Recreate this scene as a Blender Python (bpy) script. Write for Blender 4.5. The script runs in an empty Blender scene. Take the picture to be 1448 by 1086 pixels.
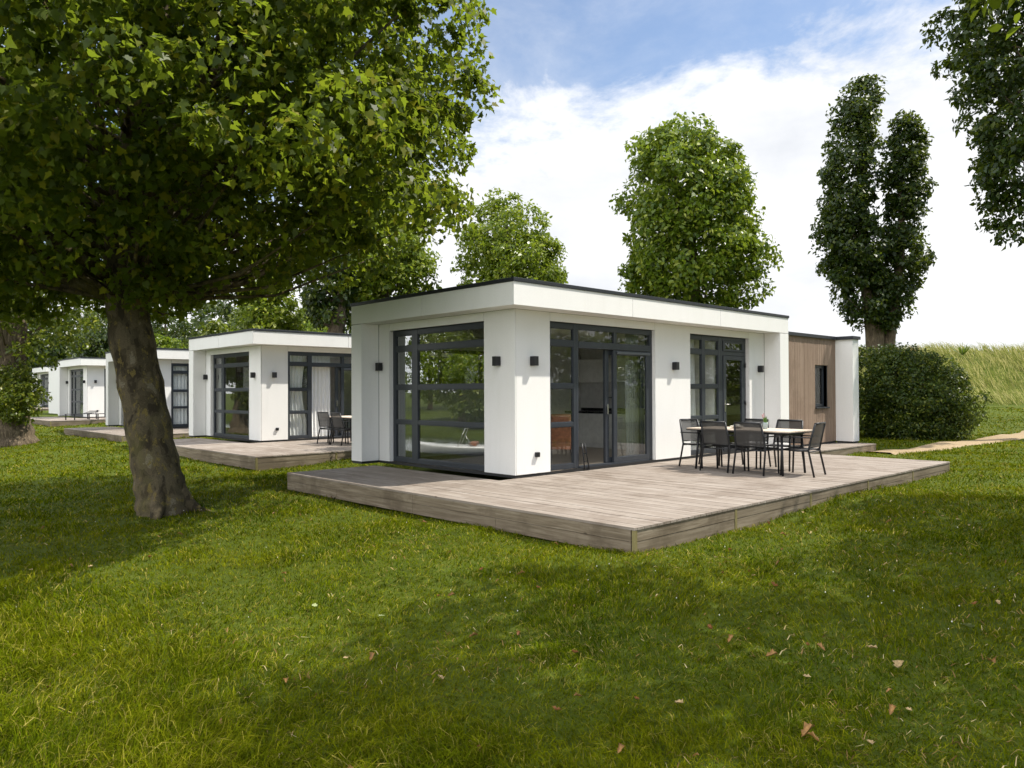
import bpy, math, random
import numpy as np
from mathutils import Vector, Matrix

random.seed(7); RNG = np.random.default_rng(7)
R_ = math.radians
S = bpy.context.scene
COL = S.collection

# ------------------------------------------------------------------ camera
CAM = Vector((-7.9681, -8.327, 1.4058))
YAW, PITCH, ROLL = R_(46.427), R_(0.576), R_(-0.254)
cd = bpy.data.cameras.new('Camera'); cam = bpy.data.objects.new('Camera', cd); COL.objects.link(cam)
Fv = Vector((math.cos(YAW) * math.cos(PITCH), math.sin(YAW) * math.cos(PITCH), math.sin(PITCH)))
Rv = Vector((math.sin(YAW), -math.cos(YAW), 0)); Uv = Rv.cross(Fv)
R2 = Rv * math.cos(ROLL) + Uv * math.sin(ROLL); U2 = -Rv * math.sin(ROLL) + Uv * math.cos(ROLL)
M = Matrix((R2, U2, -Fv)).transposed().to_4x4(); M.translation = CAM
cam.matrix_world = M
cd.sensor_width = 36; cd.lens = 36 * 1058.96 / 1448; cd.clip_end = 3000; cd.clip_start = .05
S.camera = cam

# ------------------------------------------------------------------ sun, sky, exposure
SUN_EL, SUN_AZ = R_(57), Vector((0.83, -0.56)).normalized()
sd = bpy.data.lights.new('Sun', 'SUN'); sd.energy = 4.7; sd.angle = R_(0.55); sd.color = (1, .945, .84)
sun = bpy.data.objects.new('Sun', sd); COL.objects.link(sun); sun.location = (20, -14, 40)
tosun = Vector((SUN_AZ.x * math.cos(SUN_EL), SUN_AZ.y * math.cos(SUN_EL), math.sin(SUN_EL)))
sun.rotation_euler = tosun.to_track_quat('Z', 'Y').to_euler()
W = bpy.data.worlds.new('World'); S.world = W; W.use_nodes = True
wn, wl = W.node_tree.nodes, W.node_tree.links
wn.clear()
def WN(t, **k):
    n = wn.new(t)
    for a, b in k.items(): setattr(n, a, b)
    return n
sky = WN('ShaderNodeTexSky', sky_type='NISHITA', sun_disc=False)
sky.sun_elevation = SUN_EL; sky.sun_rotation = math.atan2(SUN_AZ.x, SUN_AZ.y)
sky.air_density = 1.0; sky.dust_density = .6; sky.ozone_density = 1.5
bgsky = WN('ShaderNodeBackground'); bgsky.inputs[1].default_value = .122
wl.new(sky.outputs[0], bgsky.inputs[0])
tc = WN('ShaderNodeTexCoord')
def wmath(op, a, b=None, c=None):
    n = WN('ShaderNodeMath', operation=op)
    for i, v in enumerate((a, b, c)):
        if v is None: continue
        if isinstance(v, (int, float)): n.inputs[i].default_value = v
        else: wl.new(v, n.inputs[i])
    return n.outputs[0]
def wdot(v):
    n = WN('ShaderNodeVectorMath', operation='DOT_PRODUCT'); wl.new(tc.outputs['Generated'], n.inputs[0]); n.inputs[1].default_value = v
    return n.outputs['Value']
def wnoise(scale, detail, rough, sc=(1, 1, 1), loc=(0, 0, 0), dist=0):
    m = WN('ShaderNodeMapping'); m.inputs['Scale'].default_value = sc; m.inputs['Location'].default_value = loc
    wl.new(tc.outputs['Generated'], m.inputs[0])
    n = WN('ShaderNodeTexNoise'); n.inputs['Scale'].default_value = scale; n.inputs['Detail'].default_value = detail
    n.inputs['Roughness'].default_value = rough; n.inputs['Distortion'].default_value = dist
    wl.new(m.outputs[0], n.inputs['Vector']); return n.outputs['Fac']
# the cloud bank's edge is a great circle across the sky, in world directions
CLOUD_N = Vector((0.4120, 0.0486, -0.9099))
d1 = wdot(CLOUD_N)
n1 = wnoise(5.0, 8, .62, (1, 1, 1.9), (3.1, .4, 0), .3); n2 = wnoise(22, 6, .6, (1, 1, 2.2)); n3 = wnoise(2.2, 6, .55, (1, 1, 3), (7, 1, 2))
mask = wmath('ADD', d1, wmath('MULTIPLY', wmath('SUBTRACT', n1, .5), .30))
mask = wmath('ADD', mask, wmath('MULTIPLY', wmath('SUBTRACT', n2, .5), .07))
mr = WN('ShaderNodeMapRange', interpolation_type='SMOOTHSTEP'); wl.new(mask, mr.inputs[0])
mr.inputs[1].default_value = -.045; mr.inputs[2].default_value = .05
veil = WN('ShaderNodeMapRange', interpolation_type='SMOOTHSTEP'); wl.new(n1, veil.inputs[0])
veil.inputs[1].default_value = .35; veil.inputs[2].default_value = .8; veil.inputs[3].default_value = .04; veil.inputs[4].default_value = .36
fac = wmath('MAXIMUM', mr.outputs[0], veil.outputs[0])
bgc = WN('ShaderNodeBackground')
cr = WN('ShaderNodeValToRGB'); wl.new(wmath('ADD', wmath('MULTIPLY', n3, .7), wmath('MULTIPLY', n1, .3)), cr.inputs[0])
cr.color_ramp.elements[0].position = .36; cr.color_ramp.elements[0].color = (.70, .725, .77, 1)
cr.color_ramp.elements[1].position = .55; cr.color_ramp.elements[1].color = (.93, .935, .95, 1)
# bright cloud added out of view, over the water, to fill the shaded side walls
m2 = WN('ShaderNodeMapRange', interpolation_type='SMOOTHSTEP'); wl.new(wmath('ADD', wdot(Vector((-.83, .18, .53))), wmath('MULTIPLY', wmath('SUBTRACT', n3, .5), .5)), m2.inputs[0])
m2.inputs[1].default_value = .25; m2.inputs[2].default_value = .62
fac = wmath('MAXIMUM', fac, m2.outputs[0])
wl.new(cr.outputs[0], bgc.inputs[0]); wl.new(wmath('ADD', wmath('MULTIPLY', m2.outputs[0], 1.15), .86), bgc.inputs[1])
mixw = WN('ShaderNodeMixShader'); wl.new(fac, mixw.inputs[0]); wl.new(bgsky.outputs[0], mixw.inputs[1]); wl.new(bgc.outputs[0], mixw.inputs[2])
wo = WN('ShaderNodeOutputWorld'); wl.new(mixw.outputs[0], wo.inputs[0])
S.view_settings.view_transform = 'Standard'; S.view_settings.look = 'None'; S.view_settings.gamma = 1
S.view_settings.exposure = .50
S.render.engine = 'CYCLES'
S.cycles.max_bounces = 8; S.cycles.transparent_max_bounces = 16

# ------------------------------------------------------------------ helpers
def tag(o, label=None, cat=None, group=None, kind=None):
    for k, v in (('label', label), ('category', cat), ('group', group), ('kind', kind)):
        if v: o[k] = v
    return o
def empty(name, loc=(0, 0, 0), rz=0):
    o = bpy.data.objects.new(name, None); o.empty_display_size = .2; COL.objects.link(o)
    o.location = loc; o.rotation_euler = (0, 0, rz); return o
def link(name, me, mat=None, parent=None):
    if mat: me.materials.append(mat)
    o = bpy.data.objects.new(name, me); COL.objects.link(o)
    if parent: o.parent = parent
    return o
KIDS = {}
def copy_tree(o, parent=None):
    c = o.copy(); COL.objects.link(c)
    if parent: c.parent = parent
    for ch in list(o.children): copy_tree(ch, c)
    return c

class MB:
    """collects boxes, tubes and quads and builds ONE mesh"""
    def __init__(s): s.v = []; s.f = []; s.sm = []
    def box(s, x0, x1, y0, y1, z0, z1, bev=0):
        if x0 > x1: x0, x1 = x1, x0
        if y0 > y1: y0, y1 = y1, y0
        if z0 > z1: z0, z1 = z1, z0
        n = len(s.v)
        s.v += [(x0, y0, z0), (x1, y0, z0), (x1, y1, z0), (x0, y1, z0), (x0, y0, z1), (x1, y0, z1), (x1, y1, z1), (x0, y1, z1)]
        s.f += [(n, n+3, n+2, n+1), (n+4, n+5, n+6, n+7), (n, n+1, n+5, n+4), (n+1, n+2, n+6, n+5), (n+2, n+3, n+7, n+6), (n+3, n, n+4, n+7)]
        s.sm += [False] * 6; return s
    def tube(s, pts, rad, seg=8, cap=True, smooth=True, squash=None):
        pts = [Vector(p) for p in pts]; n0 = len(s.v)
        if isinstance(rad, (int, float)): rad = [rad] * len(pts)
        up = None
        for i, p in enumerate(pts):
            a = pts[max(i-1, 0)]; b = pts[min(i+1, len(pts)-1)]
            t = (b - a).normalized()
            if up is None:
                up = t.orthogonal().normalized() if abs(t.z) > .9 or True else Vector((0, 0, 1))
                if abs(t.z) < .95: up = (Vector((0, 0, 1)) - t * t.z).normalized()
            up = (up - t * up.dot(t)).normalized(); sd_ = t.cross(up)
            for k in range(seg):
                an = 2 * math.pi * k / seg
                s.v.append(tuple(p + (up * math.cos(an) + sd_ * math.sin(an)) * rad[i]))
        for i in range(len(pts)-1):
            for k in range(seg):
                a = n0 + i*seg + k; b = n0 + i*seg + (k+1) % seg
                s.f.append((a, a+seg, b+seg, b)); s.sm.append(smooth)
        if cap:
            s.f.append(tuple(n0 + k for k in range(seg))); s.sm.append(False)
            s.f.append(tuple(n0 + (len(pts)-1)*seg + k for k in reversed(range(seg)))); s.sm.append(False)
        return s
    def grid(s, P, smooth=True):      # P[i][j] points
        n0 = len(s.v); h = len(P); w = len(P[0])
        for r in P: s.v += [tuple(p) for p in r]
        for i in range(h-1):
            for j in range(w-1):
                a = n0 + i*w + j; s.f.append((a, a+1, a+w+1, a+w)); s.sm.append(smooth)
        return s
    def poly(s, pts):
        n0 = len(s.v); s.v += [tuple(p) for p in pts]; s.f.append(tuple(range(n0, n0+len(pts)))); s.sm.append(False); return s
    def prism(s, pts, axis, a, b):    # outline in the other two axes
        def P(u, v, w):
            q = [u, v]; q.insert(axis, w); return tuple(q)
        n0 = len(s.v); n = len(pts)
        s.v += [P(u, v, a) for u, v in pts] + [P(u, v, b) for u, v in pts]
        s.f.append(tuple(range(n0, n0+n))); s.f.append(tuple(reversed(range(n0+n, n0+2*n)))); s.sm += [False, False]
        for i in range(n):
            j = (i+1) % n; s.f.append((n0+i, n0+n+i, n0+n+j, n0+j)); s.sm.append(False)
        return s
    def build(s, name, mat, parent=None, bevel=0):
        me = bpy.data.meshes.new(name); me.from_pydata(s.v, [], s.f); me.polygons.foreach_set('use_smooth', s.sm); me.update()
        o = link(name, me, mat, parent)
        if bevel:
            m = o.modifiers.new('bevel', 'BEVEL'); m.width = bevel; m.segments = 2; m.limit_method = 'ANGLE'
        return o

def np_mesh(name, V, nper, idx=None, mat=None, parent=None, smooth=False):
    """V (n,3); polygons all of nper vertices; idx (m,nper)"""
    me = bpy.data.meshes.new(name); m = len(idx)
    me.vertices.add(len(V)); me.vertices.foreach_set('co', V.astype(np.float32).ravel())
    me.loops.add(m*nper); me.loops.foreach_set('vertex_index', idx.astype(np.int32).ravel())
    me.polygons.add(m); me.polygons.foreach_set('loop_start', np.arange(0, m*nper, nper, dtype=np.int32))
    if smooth: me.polygons.foreach_set('use_smooth', np.ones(m, dtype=bool))
    me.update(calc_edges=True); return link(name, me, mat, parent)

# ------------------------------------------------------------------ materials
class NT:
    def __init__(s, name):
        s.m = bpy.data.materials.new(name); s.m.use_nodes = True; s.n = s.m.node_tree.nodes; s.l = s.m.node_tree.links
        s.b = s.n['Principled BSDF']; s.out = s.n['Material Output']
    def new(s, t, **k):
        n = s.n.new(t)
        for a, b in k.items(): setattr(n, a, b)
        return n
    def put(s, sock, v):
        if isinstance(v, bpy.types.NodeSocket): s.l.new(v, sock)
        elif isinstance(v, (tuple, list)) and len(v) == 3 and sock.type == 'RGBA': sock.default_value = (*v, 1)
        else: sock.default_value = v
    def coords(s, kind='Object', scale=(1, 1, 1)):
        t = s.new('ShaderNodeTexCoord'); m = s.new('ShaderNodeMapping'); m.inputs['Scale'].default_value = scale
        if kind == 'World':
            g = s.new('ShaderNodeNewGeometry'); s.l.new(g.outputs['Position'], m.inputs[0])
        else: s.l.new(t.outputs[kind], m.inputs[0])
        return m.outputs[0]
    def noise(s, scale, detail=4, rough=.55, kind='World', sc=(1, 1, 1), dist=0):
        n = s.new('ShaderNodeTexNoise'); s.l.new(s.coords(kind, sc), n.inputs['Vector'])
        n.inputs['Scale'].default_value = scale; n.inputs['Detail'].default_value = detail; n.inputs['Roughness'].default_value = rough; n.inputs['Distortion'].default_value = dist
        return n.outputs['Fac']
    def ramp(s, fac, stops):
        r = s.new('ShaderNodeValToRGB'); s.put(r.inputs[0], fac); e = r.color_ramp.elements
        while len(e) < len(stops): e.new(.5)
        for i, (p, c) in enumerate(stops): e[i].position = p; e[i].color = (*c, 1) if len(c) == 3 else c
        return r.outputs[0]
    def mix(s, fac, a, b, mode='MIX'):
        n = s.new('ShaderNodeMix', data_type='RGBA', blend_type=mode); s.put(n.inputs[0], fac); s.put(n.inputs[6], a); s.put(n.inputs[7], b); return n.outputs[2]
    def math(s, op, a, b=0.):
        n = s.new('ShaderNodeMath', operation=op); s.put(n.inputs[0], a); s.put(n.inputs[1], b); return n.outputs[0]
    def bump(s, h, strength=.3, dist=.01):
        n = s.new('ShaderNodeBump'); s.put(n.inputs['Height'], h); n.inputs['Strength'].default_value = strength; n.inputs['Distance'].default_value = dist
        s.l.new(n.outputs[0], s.b.inputs['Normal'])
    def island(s):
        g = s.new('ShaderNodeNewGeometry'); return g.outputs['Random Per Island']
    def set(s, **k):
        mp = dict(color='Base Color', rough='Roughness', metal='Metallic', spec='Specular IOR Level', coat='Coat Weight')
        for a, b in k.items(): s.put(s.b.inputs[mp[a]], b)
        return s

def simple(name, col, rough=.5, metal=0, var=.06, scale=8, bump=0, kind='World', spec=.5):
    t = NT(name); n = t.noise(scale, 5, .6, kind)
    lo = tuple(max(0, c*(1-var*2)) for c in col); hi = tuple(min(1, c*(1+var)) for c in col)
    t.set(color=t.ramp(n, [(.3, lo), (.7, hi)]), rough=rough, metal=metal, spec=spec)
    if bump: t.bump(t.noise(scale*12, 3, .6, kind), bump, .003)
    return t.m

MAT = {}
t = NT('white_panel')
streak = t.noise(3.0, 6, .65, 'World', (1, 1, .25)); fine = t.noise(40, 4, .6)
c0 = t.ramp(streak, [(.2, (.755, .745, .725)), (.55, (.79, .78, .762)), (.85, (.80, .79, .775))])
dirt = t.math('MULTIPLY', t.ramp(t.noise(1.3, 7, .7, 'World', (3, 3, .35)), [(.55, (0, 0, 0)), (.75, (1, 1, 1))]), .22)
c0 = t.mix(dirt, c0, (.60, .58, .53))
c0 = t.mix(.12, c0, t.ramp(fine, [(.3, (.6, .6, .58)), (.7, (.9, .9, .88))]))
t.set(color=c0, rough=.62, spec=.35); t.bump(fine, .12, .002); MAT['white'] = t.m
MAT['backing'] = simple('dark_joint_backing', (.045, .045, .045), .8)
MAT['cap'] = simple('anthracite_roof_trim', (.028, .031, .037), .45, .3, .1)
MAT['frame'] = simple('anthracite_window_frame', (.036, .042, .052), .38, .1, .08, 3, .05)
MAT['roof'] = simple('grey_roofing_felt', (.16, .16, .16), .9, 0, .15, 3, .4)
MAT['plinth'] = simple('black_plinth', (.012, .012, .013), .55)
MAT['lamp'] = simple('black_lamp_housing', (.014, .014, .016), .42, .2)
MAT['lens'] = simple('frosted_lens', (.6, .6, .58), .3)
MAT['steel'] = simple('brushed_steel', (.62, .6, .57), .28, 1, .05)
MAT['hall'] = simple('dimmed_hall_wall', (.10, .085, .07), .6)  # dark tone put into the hall walls so the unlit room looks dim
MAT['vent'] = simple('grey_vent_metal', (.13, .14, .16), .4, .5)
MAT['interior'] = simple('interior_plaster', (.80, .79, .77), .8)
MAT['ceiling'] = simple('interior_ceiling', (.74, .73, .70), .85)
MAT['kitchen'] = simple('satin_kitchen_front', (.84, .84, .82), .35)
MAT['counter'] = simple('black_worktop', (.016, .016, .018), .25)
MAT['leather'] = simple('cognac_leather', (.40, .165, .085), .45, 0, .2, 14, .3)
MAT['curtain'] = simple('white_curtain_cloth', (.88, .88, .87), .85, 0, .02, 30)
MAT['curtain_grey'] = simple('grey_curtain_cloth', (.36, .37, .37), .85, 0, .06, 30)
MAT['black_metal'] = simple('black_powder_coated_metal', (.017, .018, .021), .42, .3, .1)
MAT['glassware'] = simple('tinted_glassware', (.35, .42, .42), .08, 0, .1)
MAT['ceramic'] = simple('cream_ceramic', (.66, .62, .54), .35)
MAT['plant'] = simple('pot_plant_leaf', (.10, .22, .035), .5, 0, .3, 60)
MAT['flower'] = simple('pink_flower_spike', (.45, .18, .2), .6)

t = NT('interior_floor')
w = t.new('ShaderNodeTexWave', wave_type='BANDS', bands_direction='X'); t.l.new(t.coords('World', (5, .3, 1)), w.inputs[0]); w.inputs['Scale'].default_value = .9; w.inputs['Distortion'].default_value = 1.5
t.set(color=t.ramp(t.mix(.5, w.outputs[0], t.noise(6, 5, .6, 'World', (6, 1, 1))), [(.2, (.36, .28, .21)), (.8, (.52, .44, .35))]), rough=.4); MAT['ifloor'] = t.m

# window glass: thin pane, see-through plus reflections
def glass(name, tint, ior, bumpy):
    t = NT(name); t.n.remove(t.b)
    tr = t.new('ShaderNodeBsdfTransparent'); tr.inputs[0].default_value = (*tint, 1)
    gl = t.new('ShaderNodeBsdfGlossy'); gl.inputs['Roughness'].default_value = 0.0; gl.inputs[0].default_value = (.95, .97, .96, 1)
    fr = t.new('ShaderNodeFresnel'); fr.inputs[0].default_value = ior
    bp = t.new('ShaderNodeBump'); bp.inputs['Strength'].default_value = bumpy; bp.inputs['Distance'].default_value = .01
    t.l.new(t.noise(1.6, 1, .4), bp.inputs['Height']); t.l.new(bp.outputs[0], gl.inputs['Normal'])
    gm = t.new('ShaderNodeNewGeometry'); fc = t.math('MULTIPLY', fr.outputs[0], t.math('SUBTRACT', 1., gm.outputs['Backfacing']))
    mx = t.new('ShaderNodeMixShader'); t.l.new(fc, mx.inputs[0]); t.l.new(tr.outputs[0], mx.inputs[1]); t.l.new(gl.outputs[0], mx.inputs[2])
    t.l.new(mx.outputs[0], t.out.inputs[0]); return t.m
MAT['glass'] = glass('window_glass', (.93, .94, .935), 1.7, .02)
MAT['glass2'] = glass('coated_window_glass', (.68, .70, .69), 3.0, .012)

# weathered timber
def timber(name, dark, mid, light, along, kind='World', tintr=.35, knots=True):
    t = NT(name); sc = [14, 14, 14]; sc[along] = .7
    g1 = t.noise(2.2, 8, .62, kind, tuple(sc), .6); g2 = t.noise(1.1, 4, .6, kind); r = t.island()
    c = t.ramp(g1, [(.28, dark), (.5, mid), (.72, light)])
    c = t.mix(t.math('MULTIPLY', r, tintr), c, t.mix(.5, dark, mid))
    c = t.mix(t.math('MULTIPLY', t.ramp(g2, [(.35, (0, 0, 0)), (.75, (1, 1, 1))]), .45), c, t.mix(.55, light, mid))
    if knots:
        k = t.new('ShaderNodeTexVoronoi'); t.l.new(t.coords(kind, tuple([3 if i != along else 1.2 for i in range(3)])), k.inputs[0]); k.inputs['Scale'].default_value = 1.6
        c = t.mix(t.ramp(k.outputs['Distance'], [(.03, (1, 1, 1)), (.075, (0, 0, 0))]), c, dark)
    st = t.noise(.9, 6, .7, kind); c = t.mix(t.math('MULTIPLY', t.ramp(st, [(.50, (0, 0, 0)), (.60, (1, 1, 1))]), .62), c, t.mix(.3, dark, mid))
    t.set(color=c, rough=.78, spec=.3); t.bump(g1, .5, .004); return t.m
MAT['plank'] = timber('weathered_deck_board', (.12, .088, .064), (.275, .232, .195), (.44, .40, .36), 1, tintr=.75)
MAT['sleeper_x'] = timber('grey_softwood_sleeper_x', (.06, .044, .027), (.185, .145, .10), (.35, .30, .225), 0, tintr=.6)
MAT['sleeper_y'] = timber('grey_softwood_sleeper_y', (.06, .044, .027), (.185, .145, .10), (.35, .30, .225), 1, tintr=.6)
MAT['post'] = timber('green_tinged_post', (.10, .085, .03), (.20, .17, .07), (.27, .23, .12), 2)
MAT['cladding'] = timber('thermo_wood_cladding', (.17, .115, .08), (.26, .185, .135), (.34, .26, .20), 2, tintr=.75, knots=False)
MAT['tabletop'] = timber('pale_table_top', (.42, .33, .25), (.55, .46, .37), (.64, .56, .47), 1, 'Object', .2, False)

# sling mesh fabric of the garden chairs
t = NT('charcoal_sling_mesh')
w1 = t.noise(160, 2, .5, 'Object')
t.set(color=t.ramp(w1, [(.3, (.028, .027, .026)), (.7, (.05, .048, .046))]), rough=.7)
tr = t.new('ShaderNodeBsdfTransparent'); mx = t.new('ShaderNodeMixShader'); mx.inputs[0].default_value = .88
t.l.new(tr.outputs[0], mx.inputs[1]); t.l.new(t.b.outputs[0], mx.inputs[2]); t.l.new(mx.outputs[0], t.out.inputs[0]); MAT['sling'] = t.m

def leafmat(name, dark, light, yellow=None, trans=.35, rough=.42, spec=.5):
    t = NT(name); r = t.island(); c = t.ramp(r, [(0, dark), (.75, light), (1, yellow or light)])
    big = t.noise(.9, 3, .6); c = t.mix(t.math('MULTIPLY', big, .35), c, dark)
    t.set(color=c, rough=rough, spec=spec)
    tl = t.new('ShaderNodeBsdfTranslucent'); t.l.new(t.mix(.65, c, (.32, .42, .03)), tl.inputs[0])
    mx = t.new('ShaderNodeMixShader'); mx.inputs[0].default_value = trans
    t.l.new(t.b.outputs[0], mx.inputs[1]); t.l.new(tl.outputs[0], mx.inputs[2]); t.l.new(mx.outputs[0], t.out.inputs[0]); return t.m
MAT['leaf_plane'] = leafmat('plane_tree_leaf', (.018, .036, .002), (.095, .13, .004), (.27, .24, .01), .48, .45, .2)
MAT['leaf_lime'] = leafmat('lime_tree_leaf', (.038, .078, .003), (.14, .20, .009), (.36, .39, .05), .36, .36, .35)
MAT['leaf_bright'] = leafmat('bright_leaf', (.06, .105, .004), (.17, .22, .01), (.40, .42, .06), .38, .36, .35)
MAT['leaf_dark'] = leafmat('dark_leaf', (.010, .024, .003), (.026, .05, .006), (.10, .12, .015), .2, .42, .3)
MAT['leaf_hedge'] = leafmat('evergreen_leaf', (.012, .028, .003), (.045, .07, .006), (.17, .18, .02), .2, .45, .25)
MAT['leaf_ivy'] = leafmat('ivy_leaf', (.04, .065, .003), (.12, .15, .008), (.34, .33, .05), .3, .35, .35)

t = NT('plane_bark')
n1 = t.noise(5.5, 4, .5, 'World', (1, 1, .55), .35); n2 = t.noise(11, 5, .6, 'World', (1, 1, .6), .2); n3_ = t.noise(60, 4, .7)
cb = t.ramp(t.noise(2.2, 4, .6), [(.35, (.062, .048, .026)), (.65, (.105, .085, .052))])
cb = t.mix(t.ramp(n1, [(.50, (0, 0, 0)), (.525, (1, 1, 1))]), cb, (.125, .10, .06))
cb = t.mix(t.ramp(n1, [(.63, (0, 0, 0)), (.645, (1, 1, 1))]), cb, (.20, .17, .115))
cb = t.mix(t.ramp(n1, [(.40, (1, 1, 1)), (.42, (0, 0, 0))]), cb, (.04, .032, .02))
cb = t.mix(t.ramp(n2, [(.575, (0, 0, 0)), (.60, (.85, .85, .85))]), cb, (.19, .145, .045))
cb = t.mix(t.math('MULTIPLY', t.ramp(n3_, [(.4, (0, 0, 0)), (.62, (1, 1, 1))]), .45), cb, (.035, .028, .018))
cb = t.mix(t.ramp(t.noise(1.7, 4, .6), [(.52, (0, 0, 0)), (.7, (.5, .5, .5))]), cb, (.11, .105, .03))
t.set(color=cb, rough=.88, spec=.15); t.bump(t.mix(.5, n2, n3_), 1.0, .02); MAT['bark_plane'] = t.m
t = NT('furrowed_bark')
nn = t.noise(5, 7, .65, 'World', (3, 3, .5), .8)
t.set(color=t.ramp(nn, [(.3, (.04, .03, .02)), (.55, (.15, .115, .075)), (.75, (.27, .22, .15))]), rough=.9, spec=.2); t.bump(nn, 1, .06); MAT['bark'] = t.m

t = NT('lawn_soil')
a1 = t.noise(.35, 5, .6); a2 = t.noise(3.5, 6, .65); a3 = t.noise(40, 4, .7)
c = t.ramp(a2, [(.25, (.035, .05, .003)), (.5, (.06, .085, .004)), (.75, (.10, .11, .010))])
c = t.mix(t.math('MULTIPLY', t.ramp(a1, [(.4, (0, 0, 0)), (.7, (1, 1, 1))]), .5), c, (.11, .15, .02))
c = t.mix(t.math('MULTIPLY', a3, .35), c, (.05, .06, .012))
t.set(color=c, rough=.9, spec=.15); t.bump(a3, .8, .03); MAT['lawn'] = t.m
def bladem(name, stops, trans=.3, patch=True):
    t = NT(name); r = t.island(); c = t.ramp(r, stops)
    if patch:
        c = t.mix(t.math('MULTIPLY', t.ramp(t.noise(.55, 5, .62), [(.38, (0, 0, 0)), (.68, (1, 1, 1))]), .55), c, (.21, .21, .006))
        c = t.mix(t.math('MULTIPLY', t.ramp(t.noise(1.9, 4, .6), [(.45, (0, 0, 0)), (.75, (1, 1, 1))]), .45), c, (.035, .065, .002))
        c = t.mix(t.math('MULTIPLY', t.ramp(t.noise(11, 4, .6), [(.46, (0, 0, 0)), (.62, (1, 1, 1))]), .5), c, (.025, .042, .002))
    t.set(color=c, rough=.85, spec=0.0)
    tl = t.new('ShaderNodeBsdfTranslucent'); t.l.new(c, tl.inputs[0]); mx = t.new('ShaderNodeMixShader'); mx.inputs[0].default_value = trans
    t.l.new(t.b.outputs[0], mx.inputs[1]); t.l.new(tl.outputs[0], mx.inputs[2]); t.l.new(mx.outputs[0], t.out.inputs[0]); return t.m
MAT['blade'] = bladem('grass_blade', [(0, (.022, .042, .001)), (.35, (.075, .115, .003)), (.7, (.14, .175, .004)), (.88, (.25, .24, .015)), (1, (.46, .36, .12))])
MAT['straw'] = bladem('dry_straw', [(0, (.10, .055, .02)), (.5, (.24, .15, .06)), (.8, (.38, .29, .13)), (1, (.55, .46, .26))], .15, False)
MAT['marram'] = bladem('marram_blade', [(0, (.14, .19, .03)), (.45, (.33, .34, .10)), (1, (.56, .50, .24))], .3, False)
MAT['weed'] = leafmat('weed_leaf', (.02, .05, .008), (.05, .11, .014), None, .25)
MAT['daisy'] = simple('clover_flower', (.6, .58, .5), .7)
t = NT('sand_path'); a = t.noise(20, 6, .7); t.set(color=t.ramp(a, [(.3, (.22, .16, .09)), (.7, (.38, .295, .19))]), rough=.95, spec=.1); t.bump(a, .6, .02); MAT['sand'] = t.m
t = NT('canal_water'); t.set(color=(.03, .04, .03), rough=.06, spec=.6); t.bump(t.noise(2.5, 3, .6), .25, .05); MAT['water'] = t.m
for nm, col in (('dry_brown', (.27, .14, .035)), ('dry_tan', (.38, .27, .12)), ('dry_red', (.24, .10, .025)), ('pale_green', (.30, .34, .15))):
    MAT[nm] = simple('fallen_leaf_' + nm, col, .6, 0, .25, 60, .3)

# ------------------------------------------------------------------ terrain
def sstep(x, a, b):
    t_ = np.clip((x - a) / (b - a), 0, 1); return t_*t_*(3-2*t_)
FX, FY, RX, RY = math.cos(YAW), math.sin(YAW), math.sin(YAW), -math.cos(YAW)
def ground(x, y):
    x = np.asarray(x, float); y = np.asarray(y, float)
    z = -.31 + .10 * sstep(x, -1.8, 3.5)
    z = z - .072 * np.clip(-1.9 - x, 0, 6.4)
    z = z - 1.7 * sstep(-x, 8.3, 10.6) + 1.8 * sstep(-x, 17.5, 19.5) + .9*sstep(-x, 24, 60)
    z = z - .3 * sstep(y, 8, 14) * sstep(-x, 4.8, 7.8)
    z = z + .0115 * np.clip(y - 25, 0, 60)
    z = z + .05 * sstep(y, 9, 20) * sstep(x, -6, 0)
    d = (x - CAM.x) * FX + (y - CAM.y) * FY; r = (x - CAM.x) * RX + (y - CAM.y) * RY
    z = z + .75 * sstep(d, 26, 41) * sstep(r, 12, 20)
    z = z + 3.15 * sstep(d, 40, 51) * sstep(r, 8, 26) * (1 + .03*np.sin(r*.9) + .02*np.sin(r*2.3+1)) - 5.5 * sstep(d, 54, 80) * sstep(r, 8, 26)
    z = z + .018*np.sin(x*1.3 + .7*y) + .014*np.sin(2.1*y - x + 1) + .01*np.sin(3.7*x + 2.9*y)
    return z
def G(x, y): return float(ground(x, y))
n = 420; u = np.linspace(-1, 1, n); wv = 38*u + 662*u**5
gx, gy = np.meshgrid(wv + 2, wv + 6)
V = np.stack([gx.ravel(), gy.ravel(), ground(gx.ravel(), gy.ravel())], 1)
ii = np.arange(n*n).reshape(n, n)
idx = np.stack([ii[:-1, :-1].ravel(), ii[:-1, 1:].ravel(), ii[1:, 1:].ravel(), ii[1:, :-1].ravel()], 1)
tag(np_mesh('lawn', V, 4, idx, MAT['lawn'], smooth=True), kind='structure')
mb = MB(); mb.grid([[(-19.5, -200, -1.3), (-8.3, -200, -1.3)], [(-19.5, 300, -1.3), (-8.3, 300, -1.3)]]); tag(mb.build('water', MAT['water']), kind='structure')

# sandy path, wandering from the small step to the right
pts = [(11.6, -1.05, .42), (12.9, -1.05, .42), (14.4, -1.35, .45), (16.3, -1.35, .5), (19, -1.55, .55), (22.5, -1.75, .65), (27, -1.8, .75), (34, -1.4, .85), (46, 0, 1)]
def path_c(s_):
    i = min(int(s_), len(pts)-2); f_ = s_-i; return [pts[i][k]*(1-f_)+pts[i+1][k]*f_ for k in range(3)]
rows = []
for k in range(161):
    q = path_c(k/160*(len(pts)-1.001)); row = []
    for j in range(7):
        yy = q[1] + (j/3-1)*(q[2] + .06*math.sin(k*.9+j) * (j in (0, 6)))
        row.append((q[0], yy, G(q[0], yy) + (.045 if j not in (0, 6) else -.02)))
    rows.append(row)
tag(MB().grid(rows).build('path', MAT['sand']), kind='structure')

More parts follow.
